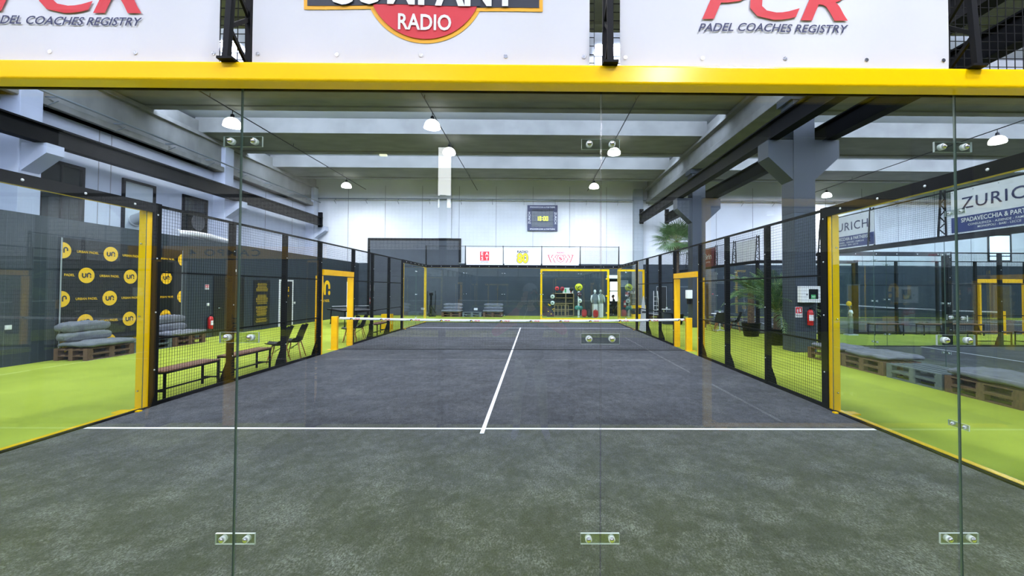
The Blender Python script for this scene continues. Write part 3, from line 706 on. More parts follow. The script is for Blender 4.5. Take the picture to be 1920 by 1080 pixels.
m.box(-.03, .005, -.03, -.024, .74, .775).box(-.03, .005, -.03, -.024, .86, .895)
m.build('digits', mat('led', 'ffff20', .5, emit=(.8, .95, .03), es=2.2), t)
m = MB(); m.text('SPADAVECCHIA & PARTNERS', (0, -.002, 1.54), X, Z, .13, 0, .012, 0, .98); m.text('SPADAVECCHIA & PARTNERS', (0, -.002, .08), X, Z, .13, 0, .012, 0, .98)
m.text('ZURICH', (-.8, -.002, .86), Z, -X, .2, 0, .005, 0, 1.1); m.text('ZURICH', (.8, -.002, .86), -Z, X, .2, 0, .005, 0, 1.1); m.build('lettering', 'whitep', t)

# club backdrop on the partition
t = thing('logo_backdrop', (-11.0, 8.18, .0), 'black backdrop printed with yellow round club badges', 'backdrop')
MB().box(.01, .05, 0, 3.58, .12, 2.98).build('panel', mat('backdrop', '0c1217', .6, spec=.3), t); MB().box(.05, .06, -.015, .01, .12, 2.98).box(.05, .06, 3.57, 3.59, .12, 2.98).build('edge_strip', mat('alus', '9aa1a5', .4), t)
D = MB(); Tx = MB()
def clipdisc(y, z, r):
    P = [(min(max(y+r*math.cos(a), .02), 3.56), z+r*math.sin(a)) for a in [2*math.pi*i/28 for i in range(28)]]; return P
for j, z in enumerate((2.67, 2.07, 1.47, .87, .3)):
    for k in range(4):
        y = (.02 if j % 2 == 0 else .6)+1.2*k
        if y > 3.75: continue
        D.prism(clipdisc(y, z, .2), (.052, 0, 0), Y, Z, 0, 0)
        if .1 < y < 3.4: un_glyph(Tx, (.053, y, z), Y, Z, .2, 0)
        elif y < .1: ribbon(Tx, [(.03, -.06), (.03, .02)]+[(.07+.04*math.cos(a), .03+.04*math.sin(a)) for a in [math.pi-math.pi*i/8 for i in range(9)]]+[(.11, -.01)], .034, (.053, y, z), Y, Z, 0)
        if k == 0 and j % 2: D.text('PADEL', (.052, .19, z-.03), Y, Z, .085, 0, .016, 0, .98)
        if y+.6 < 3.4: D.text('URBAN PADEL', (.052, y+.6, z-.03), Y, Z, .085, 0, .016, 0, .98)
D.build('yellow_print', 'logoyel', t); Tx.build('badge_letters', 'ink', t)
# wall badge, rules poster
t = thing('wall_badge', (-10.995, 21.35, 0), 'big yellow painted club badge on the charcoal partition', 'sign'); m = MB(); un_glyph(m, (0, 0, 1.75), Y, Z, 1.25, 0); m.text('URBAN PADEL', (0, 0, 1.0), Y, Z, .2, 0, .015); m.build('paint', 'logoyel', t)
t = thing('rules_poster', (-10.995, 15.42, 0), 'tall black poster filled with small yellow writing', 'poster'); MB().box(0, .03, 0, 1.05, .15, 2.1).build('sheet', 'shell', t)
m = MB(); z = 2.0
while z > .3:
    w = random.uniform(.55, .82); 
    if int(z*10) % 5 != 0: m.box(.03, .032, .52-w/2, .52+w/2, z-.012, z+.012)
    z -= .045
m.build('writing', mat('poster_yel', '9a8420', .6), t)

# ================================================================== seating: pallets, cushions, benches, chairs
def pallet_obj(name, matl, label, group):
    t = thing(name, (0, 0, 0), label, 'pallet', 0, group)          # 1.2 long (y), .8 deep (x), .144 high
    m = MB()
    for k in range(5): x = -.4+.175*k; m.box(x, x+.1, -.6, .6, .122, .144)
    m.build('deck_boards', matl, t)
    m = MB()
    for y in (-.6, -.06, .48): m.box(-.4, .4, y, y+.12, .1, .122)
    m.build('cross_boards', matl, t)
    for y in (-.6, -.07, .46):
        m = MB()
        for x in (-.4, -.05, .3): m.box(x, x+.1, y, y+.14, .022, .1)
        m.build('blocks', matl, t)
    m = MB()
    for x in (-.4, -.05, .3): m.box(x, x+.1, -.6, .6, 0, .022)
    m.build('runners', matl, t)
    return t
def cushion_mesh(sx, sy, sz, seed=0, tuft=(2, 3)):
    if sx < .3: tuft = (1, 3)
    rnd = random.Random(seed); ph = rnd.uniform(0, 6); m = MB(); nu, nv = 84, 30
    sg = lambda c, e: math.copysign(abs(c)**e, c)
    def f(u, v):
        a = 2*math.pi*u; b = math.pi*(v-.5)
        x = sg(math.cos(a), .28)*sg(math.cos(b), .35); y = sg(math.sin(a), .28)*sg(math.cos(b), .35); z = sg(math.sin(b), .8)
        d = 0
        for i in range(tuft[0]):
            for j in range(tuft[1]):
                tx = -1+2*(i+.5)/tuft[0]; ty = -1+2*(j+.5)/tuft[1]; d += math.exp(-((x-tx)**2*14+(y-ty)**2*26))
        z *= (1-.45*min(d, 1))*(1-.12*(x*x+y*y)/2)
        w = 1+.02*math.sin(9*y+ph)+.015*math.sin(13*x+ph)
        return (x*sx/2*w, y*sy/2*w, z*sz/2+.008*math.sin(11*x+7*y+ph))
    m.grid(f, nu, nv); return m
def crumple(o):
    tx = bpy.data.textures.get('folds') or bpy.data.textures.new('folds', 'CLOUDS'); tx.noise_scale = .13; tx.noise_depth = 2
    d = o.modifiers.new('folds', 'DISPLACE'); d.texture = tx; d.strength = .05; d.mid_level = .5; d.texture_coords = 'LOCAL'
def cushion(loc, size, label, rot=(0, 0, 0), seed=0, group='grey seat cushions', rz=0):
    o = cushion_mesh(*size, seed).build('cushion', 'cush'); crumple(o); o.location = loc; o.rotation_euler = rot
    return tag(o, label, 'cushion', group)
PB = pallet_obj('pallet', 'pallet', 'brown wooden pallet, lower one under the front cushion of the logo backdrop sofa', 'wooden pallets as seats')
PG = pallet_obj('pallet', 'greypallet', 'grey painted pallet, lower one between the two backdrop sofas', 'wooden pallets as seats')
used = {}
def stack(kind, x, y, lab, rz=0):
    src = PB if kind == 'b' else PG
    for k, w in ((0, 'lower'), (1, 'upper')):
        l = ('%s %s pallet %s' % (w, 'brown' if kind == 'b' else 'grey painted', lab))
        if kind not in used: used[kind] = 1; src.location = (x, y, .0); src.rotation_euler = (0, 0, rz); src['label'] = l
        else: clone(src, (x, y, .1445*k), rz, l)
stack('b', -10.47, 8.6, 'of the sofa at the start of the logo backdrop'); stack('g', -10.5, 9.84, 'bare between the logo backdrop sofas'); stack('b', -10.47, 11.08, 'of the sofa by the fire extinguisher')
stack('b', 8.28, 8.33, 'of the seat nearest the ribbed column'); stack('b', 8.28, 7.08, 'of the second seat from the ribbed column'); stack('g', 8.28, 5.8, 'bare between the cushioned seats'); stack('b', 8.28, 4.55, 'of the seat nearest the camera')
stack('b', -4.6, 24.95, 'of the back wall sofa nearer the exercise machine', R(90)); stack('g', -3.3, 24.95, 'bare between the back wall sofas', R(90)); stack('b', -2.0, 24.95, 'of the back wall sofa nearer the shop', R(90))
for y, w in ((8.63, 'sofa at the start of the logo backdrop'), (11.08, 'sofa by the fire extinguisher')):
    cushion((-10.42, y, .37), (.84, 1.3, .15), 'flat grey seat cushion on the %s' % w, (0, 0, 0), int(y*7))
    cushion((-10.76, y-.02, .545), (.26, 1.2, .24), 'lower grey back cushion of the %s' % w, (0, R(8), 0), int(y*3))
    cushion((-10.79, y-.04, .78), (.26, 1.22, .25), 'upper grey back cushion of the %s' % w, (0, R(10), R(2)), int(y*5))
for x, w in ((-4.6, 'back wall sofa nearer the exercise machine'), (-2.0, 'back wall sofa nearer the shop')):
    cushion((x, 24.9, .37), (.82, 1.3, .16), 'grey seat cushion on the %s' % w, (0, 0, R(90)), 4)
    cushion((x, 25.25, .545), (.24, 1.2, .19), 'lower grey back cushion on the %s' % w, (0, 0, R(90)), 5)
    cushion((x, 25.28, .745), (.25, 1.22, .2), 'upper grey back cushion on the %s' % w, (0, 0, R(90)), 6)
cushion((8.3, 8.36, .36), (.84, 1.1, .13), 'grey cushion on the seat nearest the ribbed column', (0, 0, 0), 11)
cushion((8.36, 7.1, .365), (.95, 1.22, .13), 'grey cushion on the second seat from the ribbed column', (0, 0, 0), 12)
cushion((8.3, 4.5, .378), (.86, 1.38, .15), 'grey cushion on the seat nearest the camera', (0, 0, 0), 13)
def make_bench():
    t = thing('bench', (0, 0, 0), 'x', 'bench', 0, 'wooden benches with black frames')   # 1.2 long in y, .32 deep, .46 high
    m = MB(); m.box(-.165, .165, -.6, .6, .435, .455); m.build('seat', 'wood', t, .004)
    m = MB(); m.box(-.16, -.13, -.59, .59, .405, .435).box(.13, .16, -.59, .59, .405, .435).box(-.16, .16, -.59, -.56, .405, .435).box(-.16, .16, .56, .59, .405, .435); m.build('seat_frame', 'black', t)
    for x in (-.145, .145):
        for y in (-.575, .575): MB().box(x-.015, x+.015, y-.015, y+.015, 0, .405).build('leg', 'black', t)
    m = MB(); m.box(-.13, .13, -.585, -.565, .12, .145).box(-.13, .13, .565, .585, .12, .145).box(-.012, .012, -.565, .565, .12, .145); m.build('stretcher', 'black', t)
    return t
b0 = make_bench(); b0.location = (-5.33, 5.02, 0); b0['label'] = 'wooden bench closest to the camera behind the side fence'
clone(b0, (-5.36, 6.6, 0), 0, 'wooden bench between the closest bench and the two chairs')
clone(b0, (-5.36, 14.2, 0), 0, 'wooden bench past the gate beside the yellow stand')
for x, l in ((14.77, 'bench before the further side court, first from the palms'), (16.75, 'bench before the further side court, second from the palms'), (18.0, 'bench before the further side court beside its gate')):
    clone(b0, (x, 14.75, 0), R(90), l, scale=(1.2, 1, 1))
for x, l in ((15.4, 'bench in the cross aisle before the yellow gate'), (17.0, 'bench in the cross aisle at the picture edge')): clone(b0, (x+.2, 11.6, 0), R(90), l)
def make_chair(sh, leg, label, group):
    t = thing('shell_chair', (0, 0, 0), label, 'chair', 0, group)    # faces +y ; seat .44
    m = MB()
    def f(u, v, off=0):
        x = (u-.5)*2
        if v < .5: s = v*2; y = .24-.42*s; z = .44-.03*math.sin(s*math.pi)+.0; w = .22+.02*s; n = Vector((0, 0, 1))
        else: s = (v-.5)*2; a = s*1.0; y = -.18-.1*s-.04*s*s; z = .44+.40*s**1.1; w = .24-.07*s*s; n = Vector((0, .95, .2))
        if .4 < v < .6: z += 0
        cur = .10*x*x
        p = Vector((x*w, y, z))+n*cur*(1.0 if v > .3 else .45)-Vector((0, 0, 0))
        return tuple(p-n.normalized()*off)
    m.grid(lambda u, v: f(u, v), 10, 20); m.grid(lambda u, v: f(u, v, .012), 10, 20, flip=True)
    m.build('shell', sh, t)
    for sx in (-1, 1):
        for sy in (-1, 1): g = MB(); g.tube([(sx*.12, sy*.11-.02, .41), (sx*.22, sy*.21-.02, 0)], [.015, .010], 8); g.build('leg', leg, t)
    w = MB()
    for a, b in (((-.15, -.14), (.15, .1)), ((.15, -.14), (-.15, .1)), ((-.15, -.14), (-.17, .15)), ((.15, -.14), (.17, .15))): w.tube([(a[0], a[1], .38), (b[0], b[1], .2)], .004, 5)
    w.box(-.13, .13, -.14, .1, .395, .405); w.build('wire_brace', 'black', t)
    return t
c0 = make_chair('shell', 'beech', 'black shell chair with wooden legs beside the second bench', 'black shell chairs by the fence')
c0.location = (-5.52, 7.98, 0); c0.rotation_euler = (0, 0, R(110))
clone(c0, (-5.5, 8.62, 0), R(104), 'black shell chair with wooden legs beside the open gate')
clone(c0, (-5.5, 11.9, 0), R(110), 'black shell chair just past the open gate'); clone(c0, (-5.48, 12.55, 0), R(104), 'black shell chair past the gate next to the far bench')
c1 = make_chair('shellgrey', 'beech', 'grey shell chair at the white table facing the court', 'shell chairs around the white table')
c1.location = (8.1, 16.25, 0); c1.rotation_euler = (0, 0, R(-80))
clone(c0, (8.4, 15.45, 0), R(-15), 'black shell chair with its back to the camera at the white table', 'shell chairs around the white table'); clone(c0, (9.15, 15.8, 0), R(60), 'black shell chair at the far side of the white table', 'shell chairs around the white table')
clone(c1, (8.9, 16.7, 0), R(160), 'grey shell chair behind the white table')
def table(loc, lab):
    t = thing('pedestal_table', loc, lab, 'table'); m = MB(); m.lathe([(.34, .725), (.35, .73), (.35, .745), (.34, .75)], n=32); m.build('table_top', 'whitep', t)
    m = MB(); m.lathe([(.04, .03), (.03, .1), (.03, .7), (.1, .725)], n=14); m.build('pedestal', 'whitep', t)
    m = MB()
    for a in range(4): m.bar((0, 0, .03), (.28*math.cos(R(45+90*a)), .28*math.sin(R(45+90*a)), .015), .05, .025)
    m.build('foot', 'whitep', t)
table((8.7, 16.2, 0), 'white round table with a small potted plant beyond the fence'); table((7.5, 20.3, 0), 'white round table behind the far gate post')
def pot(loc, lab):
    t = thing('potted_plant', loc, lab, 'plant'); m = MB(); m.lathe([(.035, 0), (.045, .09), (.04, .09)], n=14); m.build('pot', 'whitep', t)
    m = MB()
    for k in range(14): a = random.uniform(0, 6.28); r = random.uniform(.01, .05); m.tube([(0, 0, .08), (r*math.cos(a), r*math.sin(a), .13+random.uniform(0, .03))], [.006, .002], 4)
    m.build('leaves', mat('leafgreen', '5c8f3a', .6), t)
pot((8.66, 16.12, .75), 'small green plant in a white pot on the chair-ringed table'); pot((7.62, 20.2, .75), 'small green plant in a white pot on the further table')
# table tennis table
t = thing('table_tennis_table', (-8.3, 18.55, 0), 'dark table tennis table beyond the open gate', 'table', R(40))
MB().box(-.76, .76, -1.37, 1.37, .735, .76).build('table_top', mat('ttop', '2a3036', .5), t)
MB().box(-.74, .74, -1.3, 1.3, .69, .735).build('apron', 'black', t)
for x in (-.6, .6):
    for y in (-1.1, 1.1): m = MB(); m.tube([(x, y, .7), (x*1.02, y*1.05, .04)], .022, 8); m.lathe([(.04, 0), (.04, .05)], (x*1.02, y*1.05, 0), 10); m.build('leg', 'black', t)
m = MB(); m.box(-.88, .88, -.004, .004, .9, .915).build('net_tape', 'whitep', t); m = MB()
for k in range(45): m.bar((-.86+.039*k, 0, .765), (-.86+.039*k, 0, .9), .003, .003, caps=False)
for k in range(4): m.bar((-.86, 0, .78+.035*k), (.86, 0, .78+.035*k), .003, .003, caps=False)
m.box(-.88, -.86, -.01, .01, .72, .915).box(.86, .88, -.01, .01, .72, .915); m.build('net', 'black', t)

# ================================================================== safety gear
def extinguisher(loc, rz, lab):
    t = thing('fire_extinguisher', loc, lab, 'fire extinguisher', rz, None)       # wall behind at +y
    m = MB(); m.lathe([(.07, 0), (.082, .02), (.082, .36), (.06, .42), (.03, .45)], (0, -.1, 0), 20); m.build('cylinder', 'red', t)
    m = MB(); m.grid(lambda u, v: (.084*math.sin(-.9+1.8*u), -.1-.084*math.cos(-.9+1.8*u), .14+.16*v), 8, 1); m.build('instruction_label', 'whitep', t)
    m = MB(); m.tube([(0, -.1, .45), (0, -.1, .5)], .02, 8); m.bar((0, -.1, .5), (.12, -.12, .53), .025, .012); m.bar((0, -.1, .49), (.11, -.12, .47), .02, .01); m.box(-.02, .02, -.02, 0, .3, .4); m.build('valve', 'black', t)
    m = MB(); m.tube([(0, -.1, .48), (.09, -.13, .46), (.12, -.15, .36), (.1, -.15, .2)], .011, 8); m.build('hose', 'black', t)
    return t
def fsign(loc, rz, lab, w=.2, h=.3):
    t = thing('safety_sign', loc, lab, 'sign', rz); MB().box(-w/2, w/2, -.008, 0, 0, h).build('plate', 'whitep', t)
    m = MB(); m.box(-w/2+.01, w/2-.01, -.01, -.008, h*.38, h-.01); m.build('red_field', 'pred', t)
    m = MB(); m.box(-.055, -.02, -.012, -.01, h*.46, h*.72).box(-.05, -.025, -.012, -.01, h*.72, h*.8).box(.02, .05, -.012, -.01, h*.5, h*.85).box(.05, .07, -.012, -.01, h*.5, h*.6); m.build('pictogram', 'whitep', t)
    m = MB(); m.box(-w/2+.02, w/2-.02, -.01, -.008, h*.2, h*.24).box(-w/2+.02, w/2-.02, -.01, -.008, h*.1, h*.14); m.build('caption_lines', 'ink', t)
extinguisher((8.45, 9.79, .78), 0, 'red fire extinguisher on the ribbed column'); fsign((8.18, 9.79, 1.0), 0, 'red and white extinguisher sign on the ribbed column')
extinguisher((-10.99, 12.98, .3), R(90), 'red fire extinguisher on the partition by the black double door'); fsign((-10.99, 12.9, 1.7), R(90), 'small red sign on the partition above the extinguisher', .18, .18)
extinguisher((-10.1, 25.925, .75), 0, 'red fire extinguisher on the charcoal sliding door'); fsign((-10.08, 25.925, 1.6), 0, 'red and white sign above the far extinguisher', .25, .4)
extinguisher((6.6, 25.95, .6), 0, 'red fire extinguisher inside the second shop frame'); fsign((6.75, 25.95, 1.3), 0, 'red and white sign inside the second shop frame')
t = thing('defibrillator_cabinet', (8.41, 9.79, 1.43), 'white defibrillator cabinet on the ribbed column', 'cabinet')
MB().box(-.27, .27, -.2, 0, 0, .46).build('case', 'whitep', t, .01); MB().box(-.06, .2, -.205, -.2, .1, .38).build('window', 'winglass', t)
m = MB(); m.prism([(0, 0), (.13, 0), (.13, .11), (0, .11)], (.0, -.207, .11), X, Z, 0); m.build('green_label', mat('aedgreen', '3fa060', .5), t); MB().box(-.13, -.11, -.215, -.2, .2, .25).build('latch', 'black', t)
m = MB(); m.text('AED', (.065, -.208, .14), X, Z, .06, 0, .005, dz=0.001); m.build('lettering', 'whitep', t)
t = thing('paper_dispenser', (7.94, 17.86, 1.3), 'white wall dispenser on the grey column past the gate', 'dispenser'); MB().box(-.12, .13, -.17, .1, .06, .46).build('cover', 'whitep', t, .02); MB().box(-.06, .08, -.12, .06, -.2, .05).build('lower_box', 'black', t)
t = thing('exit_light', (-10.98, 14.05, 2.28), 'small exit light over the black double door', 'exit light'); MB().box(0, .12, -.15, .15, .1, .2).build('lamp_body', 'whitep', t); MB().box(.05, .06, -.13, .13, -.06, .1).build('green_plate', mat('exitgreen', '1f7a4a', .4), t)
for i, (p, l) in enumerate((((-11, 18.47, 1.0), 'white wall switch beside the white framed door'), ((-11, 12.98, 1.12), 'white call point above the extinguisher on the partition'), ((-11, 7.2, .82), 'white socket on the partition before the backdrop'))):
    t = thing('wall_switch', p, l, 'switch'); MB().box(0, .02, -.06, .06, 0, .1).build('plate', 'whitep', t, .004); MB().box(.02, .028, -.02, .02, .03, .07).build('rocker', 'washer', t)
t = thing('wall_socket', (-3.25, 26, .36), 'white socket on the back wall between the two sofas', 'socket'); MB().box(-.12, .12, -.03, 0, 0, .14).build('plate', 'whitep', t, .004); MB().box(-.08, .08, -.034, -.03, .04, .1).build('outlets', 'washer', t)

# ================================================================== foil ducts
def duct(name, pts, r, lab):
    P = []; 
    for i in range(len(pts)-1):
        a, b = Vector(pts[i]), Vector(pts[i+1]); n = max(4, int((b-a).length/.035))
        for k in range(n): P.append(a.lerp(b, k/n))
    for _ in range(14):
        P = [P[0]]+[(P[i-1]+P[i]*2+P[i+1])/4 for i in range(1, len(P)-1)]+[P[-1]]
    m = MB(); m.tube(P, [r*(1 if k % 2 else .9) for k in range(len(P))], 14); t = thing(name, (0, 0, 0), lab, 'duct'); m.build('hose', 'chrome', t)
    c = MB(); c.tube([P[0]-(P[1]-P[0]).normalized()*.04, P[0]+(P[1]-P[0]).normalized()*.03], r*1.12, 16); c.build('collar', 'chrome', t)
duct('foil_duct', [(-14.15, 13.5, 4.25), (-13.6, 13.4, 4.4), (-13.25, 13.1, 4.15), (-13.1, 12.9, 3.66)], .2, 'silver foil duct curling out of the pale window')
duct('foil_duct', [(-11.3, 11.95, 3.57), (-11.25, 12.6, 3.62), (-11.3, 13.3, 3.62), (-11.4, 14.4, 3.57)], .125, 'silver foil duct lying along the partition roof edge')

# ================================================================== palms
def frond(L, droop, n=22, width=.5):                  # feather leaf along +y
    m = MB(); pts = []
    for i in range(13):
        s = i/12; pts.append(Vector((0, L*s*(1-.12*s*droop), L*(.35*s-droop*.75*s*s))))
    m.tube(pts, [.012*(1-.8*i/12)+.002 for i in range(13)], 5, 1)
    for i in range(2*n):
        s = .14+.85*(i//2)/n; k = min(int(s*12), 11); f = s*12-k; p = pts[k].lerp(pts[k+1], f); d = (pts[k+1]-pts[k]).normalized(); sd = 1 if i % 2 else -1
        l = width*math.sin(math.pi*min(1, s*.85+.12))*random.uniform(.85, 1.05); a = (Vector((sd, 0, 0))*.75+d*.75+Vector((0, 0, random.uniform(-.15, .1)))).normalized()
        q = p+a*l+Vector((0, 0, -.22*l)); mid = p+a*l*.5; w = d*.014; b = len(m.v)
        m.v += [tuple(p-w), tuple(p+w), tuple(mid+w*1.2), tuple(mid-w*1.2), tuple(q), ]
        m.face((b, b+1, b+2, b+3), 0); m.face((b+3, b+2, b+4), 0)
    return m
M['frond'] = noisy('palm_green', '3f6238', '5b7f4a', 6, .55); M['frondy'] = mat('palm_rib', '7d8a4e', .6)
def palm(loc, h, r, nf, L, lab, width=.4, fan=False, up=0):
    t = thing('palm_tree', loc, lab, 'palm')
    m = MB(); prof = []; k = 0; z = .3
    while z < h: prof.append((r*(1.0 if k % 2 else .86)*(1+.25*math.exp(-z*2)), z)); z += .045; k += 1
    m.lathe(prof, n=14); m.build('trunk', noisy('palm_bark', '4a3d31', '6b5847', 14, .95), t)
    p = MB(); p.lathe([(.2, 0), (.26, .02), (.34, .5), (.36, .52), (.33, .53), (.3, .46), (.02, .45)], n=26); p.build('planter', 'black', t)
    for k in range(nf):
        el = random.uniform(-.2, 1.0)+up; az = k*2.399; dr = random.uniform(.5, 1.1)
        f = frond(L*random.uniform(.85, 1.05), dr, 22, width) if not fan else fanleaf(L*random.uniform(.8, 1.0))
        o = f.build('frond', ['frond', 'frondy'], t); o.location = (0, 0, h-.04); o.rotation_euler = (el if not fan else random.uniform(-.5, .95), 0, az)
    return t
def fanleaf(L):
    m = MB(); m.tube([(0, 0, 0), (0, L*.45, .04)], [.012, .008], 5, 1); c = Vector((0, L*.45, .04))
    for i in range(26):
        a = R(-118+236*i/25); d = Vector((math.sin(a), math.cos(a), -.02)); l = L*.58*(1-.15*abs(a)/2); s = Vector((math.cos(a), -math.sin(a), 0))
        p1 = c+d*l*.55+Vector((0, 0, .03)); p2 = c+d*l+Vector((0, 0, -.1*l-.05*random.random())); b = len(m.v)
        m.v += [tuple(c), tuple(p1+s*.022), tuple(p2), tuple(p1-s*.022)]; m.face((b, b+1, b+2, b+3), 0)
    return m
palm((7.93, 19.5, 0), 4.25, .13, 46, 1.55, 'tall fan palm rising beside the grey column', fan=True)
palm((8.5, 11.45, 0), 1.05, .11, 40, 1.75, 'bushy feather palm in a dark planter behind the ribbed column', .42, up=.35)
palm((8.95, 14.0, 0), 1.7, .12, 18, 1.3, 'feather palm by the side court glass', .38)

# ================================================================== back of the hall
t = thing('elliptical_trainer', (-6.0, 25.2, 0), 'black elliptical trainer by the back wall', 'exercise machine', R(20))
m = MB(); m.box(-.22, .22, -.6, -.5, 0, .06).box(-.22, .22, .5, .6, 0, .06).box(-.04, .04, -.55, .55, .05, .12); m.build('base', 'black', t)
m = MB(); m.lathe([(.3, -.06), (.32, -.04), (.32, .04), (.3, .06)], (0, .35, .42), 24, axis='x'); m.build('flywheel', 'black', t)
m = MB(); m.bar((0, .3, .5), (0, .18, 1.35), .12, .07); m.box(-.12, .12, .1, .2, 1.33, 1.5); m.build('console', 'black', t)
for s in (-1, 1):
    m = MB(); m.tube([(s*.22, .1, .3), (s*.25, .0, .9), (s*.26, -.1, 1.3), (s*.24, -.02, 1.62)], .02, 8); m.build('swing_arm', 'black', t)
    m = MB(); m.box(s*.2-.06, s*.2+.06, -.45, -.1, .2+.05*s, .24+.05*s); m.bar((s*.2, -.4, .2), (s*.12, .35, .45+.1*s), .03, .03); m.build('pedal', 'black', t)
def shop_frame(x0, x1, lab, hinges=False):
    t = thing('shop_frame', (x0, 22.78, 0), lab, 'glass frame'); L = x1-x0
    for x in (0, L-.11): MB().box(x, x+.11, -.05, .05, 0, 2.95).build('upright', 'yellow', t)
    MB().box(.11, L-.11, -.05, .05, 2.84, 2.95).build('head_beam', 'yellow', t); MB().box(.11, L-.11, -.05, .05, 0, .07).build('sill', 'yellow', t)
    MB().pane(.11, L-.11, -.006, .006, .07, 2.84, 'y').build('glass_pane', ['glass', 'gedge'], t)
    if hinges:
        for z in (.35, 1.35, 2.35): MB().box(L-.2, L-.11, -.06, -.03, z, z+.08).build('hinge', 'yellow', t)
shop_frame(.97, 5.02, 'wide yellow framed shop glass behind the far end wall', True); shop_frame(5.52, 7.1, 'narrower yellow framed shop glass beyond the doorway gap')
t = thing('shelf_unit', (2.45, 25.3, 0), 'open wooden shelf unit inside the shop', 'shelf', 0)
m = MB()
for x in (-.7, .2, .7): m.box(x-.02, x+.02, -.2, .2, 0, 1.5)
m.build('side_panel', mat('plywood', 'a08a62', .6), t)
for z in (.05, .45, .85, 1.2, 1.48): MB().box(-.7, .7, -.2, .2, z, z+.03).build('shelf', MC['plywood'], t)
MB().box(-.7, .7, .18, .2, 0, 1.5).build('back_panel', 'ink', t)
cg = thing('wire_rack', (2.35, 24.9, 0), 'low gridded wooden rack before the shelf unit', 'rack')
m = MB()
for x in (0, .22, .44, .66, .88): m.box(x-.44-.015, x-.44+.015, -.02, .02, 0, .78)
for z in (0, .37, .75): m.box(-.455, .455, -.02, .02, z, z+.03)
m.build('grid', MC['plywood'], cg)
MB().box(-.45, .45, .02, .04, 0, .03).build('base', MC['plywood'], cg)
def racket(loc, col, lab, rz=0, tilt=0, hole=True):
    t = thing('padel_racket', loc, lab, 'racket', rz, 'padel rackets on show'); mt = mat('rk_'+col, col, .4)
    m = MB(); m.lathe([(.001, -.018), (.125, -.018), (.135, 0), (.125, .018), (.001, .018)], (0, 0, .3), 22, axis='y'); m.build('head', mt, t)
    m = MB(); m.bar((-.05, 0, .2), (0, 0, .13), .025, .03); m.bar((.05, 0, .2), (0, 0, .13), .025, .03); m.tube([(0, 0, .14), (0, 0, 0)], .015, 8); m.build('handle', 'black', t)
    m = MB(); m.lathe([(.001, -.02), (.05, -.02), (.05, -.018)], (0, 0, .3), 14, axis='y'); m.build('face_print', 'shellgrey' if hole else 'ink', t)
    t.rotation_euler = (0, tilt, rz)
    return t
racket((1.78, 24.9, 1.0), 'dfe8e4', 'white round racket, upper one on the display stand'); racket((1.78, 24.9, .6), 'd5dedb', 'white round racket, lower one on the display stand')
racket((2.05, 25.2, 1.52), 'e0303a', 'bright red racket on top of the shelf unit', 0, .1, False); racket((2.42, 25.2, 1.5), 'b02236', 'dark red racket on top of the shelf unit', 0, 0, False); racket((3.0, 25.1, 1.48), '1c1e20', 'black racket on top of the shelf unit', 0, 0, False)
t = thing('display_stand', (1.72, 25.05, 0), 'dark racket stand with yellow balls and grips', 'stand'); MB().box(-.3, .25, -.05, .05, 0, 1.5).build('back_board', 'ink', t)
m = MB()
for k in range(12): m.lathe([(.001, -.035), (.03, -.02), (.035, 0), (.03, .02), (.001, .035)], (random.uniform(-.26, .2), -.08, random.uniform(.15, 1.0)), 10)
m.build('balls', 'logoyel', t)
t = thing('badge_pole', (3.42, 24.6, 0), 'white pole topped by a yellow round club badge in the shop', 'stand'); MB().box(-.06, .06, -.03, .03, 0, 1.75).build('pole', 'whitep', t)
m = MB(); m.lathe([(.001, -.03), (.24, -.03), (.24, .0), (.001, 0)], (0, 0, 1.9), 28, axis='y'); m.build('badge', mat('badgelime', 'd8dc22', .5), t)
m = MB(); un_glyph(m, (0, -.031, 1.9), X, Z, .24, 0); m.build('badge_letters', 'ink', t)
racket((3.45, 24.5, 1.15), '5a1820', 'dark red racket, uppermost on the badge pole'); racket((3.48, 24.5, .75), 'dfe4e2', 'white racket in the middle of the badge pole'); racket((3.3, 24.5, .32), '2f8d84', 'teal racket low on the badge pole'); racket((3.52, 24.48, .3), '257a74', 'darker teal racket low on the badge pole')
t = thing('carton', (2.78, 25.35, 1.51), 'white carton with green print on the shelf unit', 'box'); MB().box(-.35, .35, -.1, .1, 0, .36).build('box', 'whitep', t); MB().box(-.2, -.1, -.102, -.1, .05, .3).build('green_print', MC['aedgreen'], t); MB().box(.15, .22, -.102, -.1, .05, .32).build('red_print', 'pred', t)
def mannequin(loc, lab, top, low):
    t = thing('mannequin_torso', loc, lab, 'mannequin', R(15)); MB().box(-.13, .13, -.12, .12, 0, .86).build('plinth', 'whitep', t)
    m = MB(); m.grid(lambda u, v: ((.15+.07*math.sin(v*2.6))*math.cos(6.283*u)*(1-.5*max(0, v-.8)*3), (.09+.03*math.sin(v*3))*math.sin(6.283*u), .86+.62*v), 18, 12); m.build('torso', low, t)
    m = MB(); m.tube([(0, 0, 1.46), (0, 0, 1.56)], .05, 10); m.lathe([(.001, 0), (.07, .04), (.085, .12), (.06, .2), (.001, .23)], (0, 0, 1.53), 14); m.build('head', top, t)
    for s in (-1, 1): m = MB(); m.tube([(s*.2, 0, 1.4), (s*.27, -.02, 1.15), (s*.24, -.08, .95)], [.05, .04, .03], 8); m.build('arm', top, t)
mannequin((4.4, 24.3, 0), 'mannequin in black and white kit on a white plinth', 'whitep', 'shellgrey'); mannequin((4.85, 24.9, 0), 'paler mannequin behind the first, on a white plinth', mat('mann', 'b8c4bc', .5), mat('mann2', '90a09a', .6))
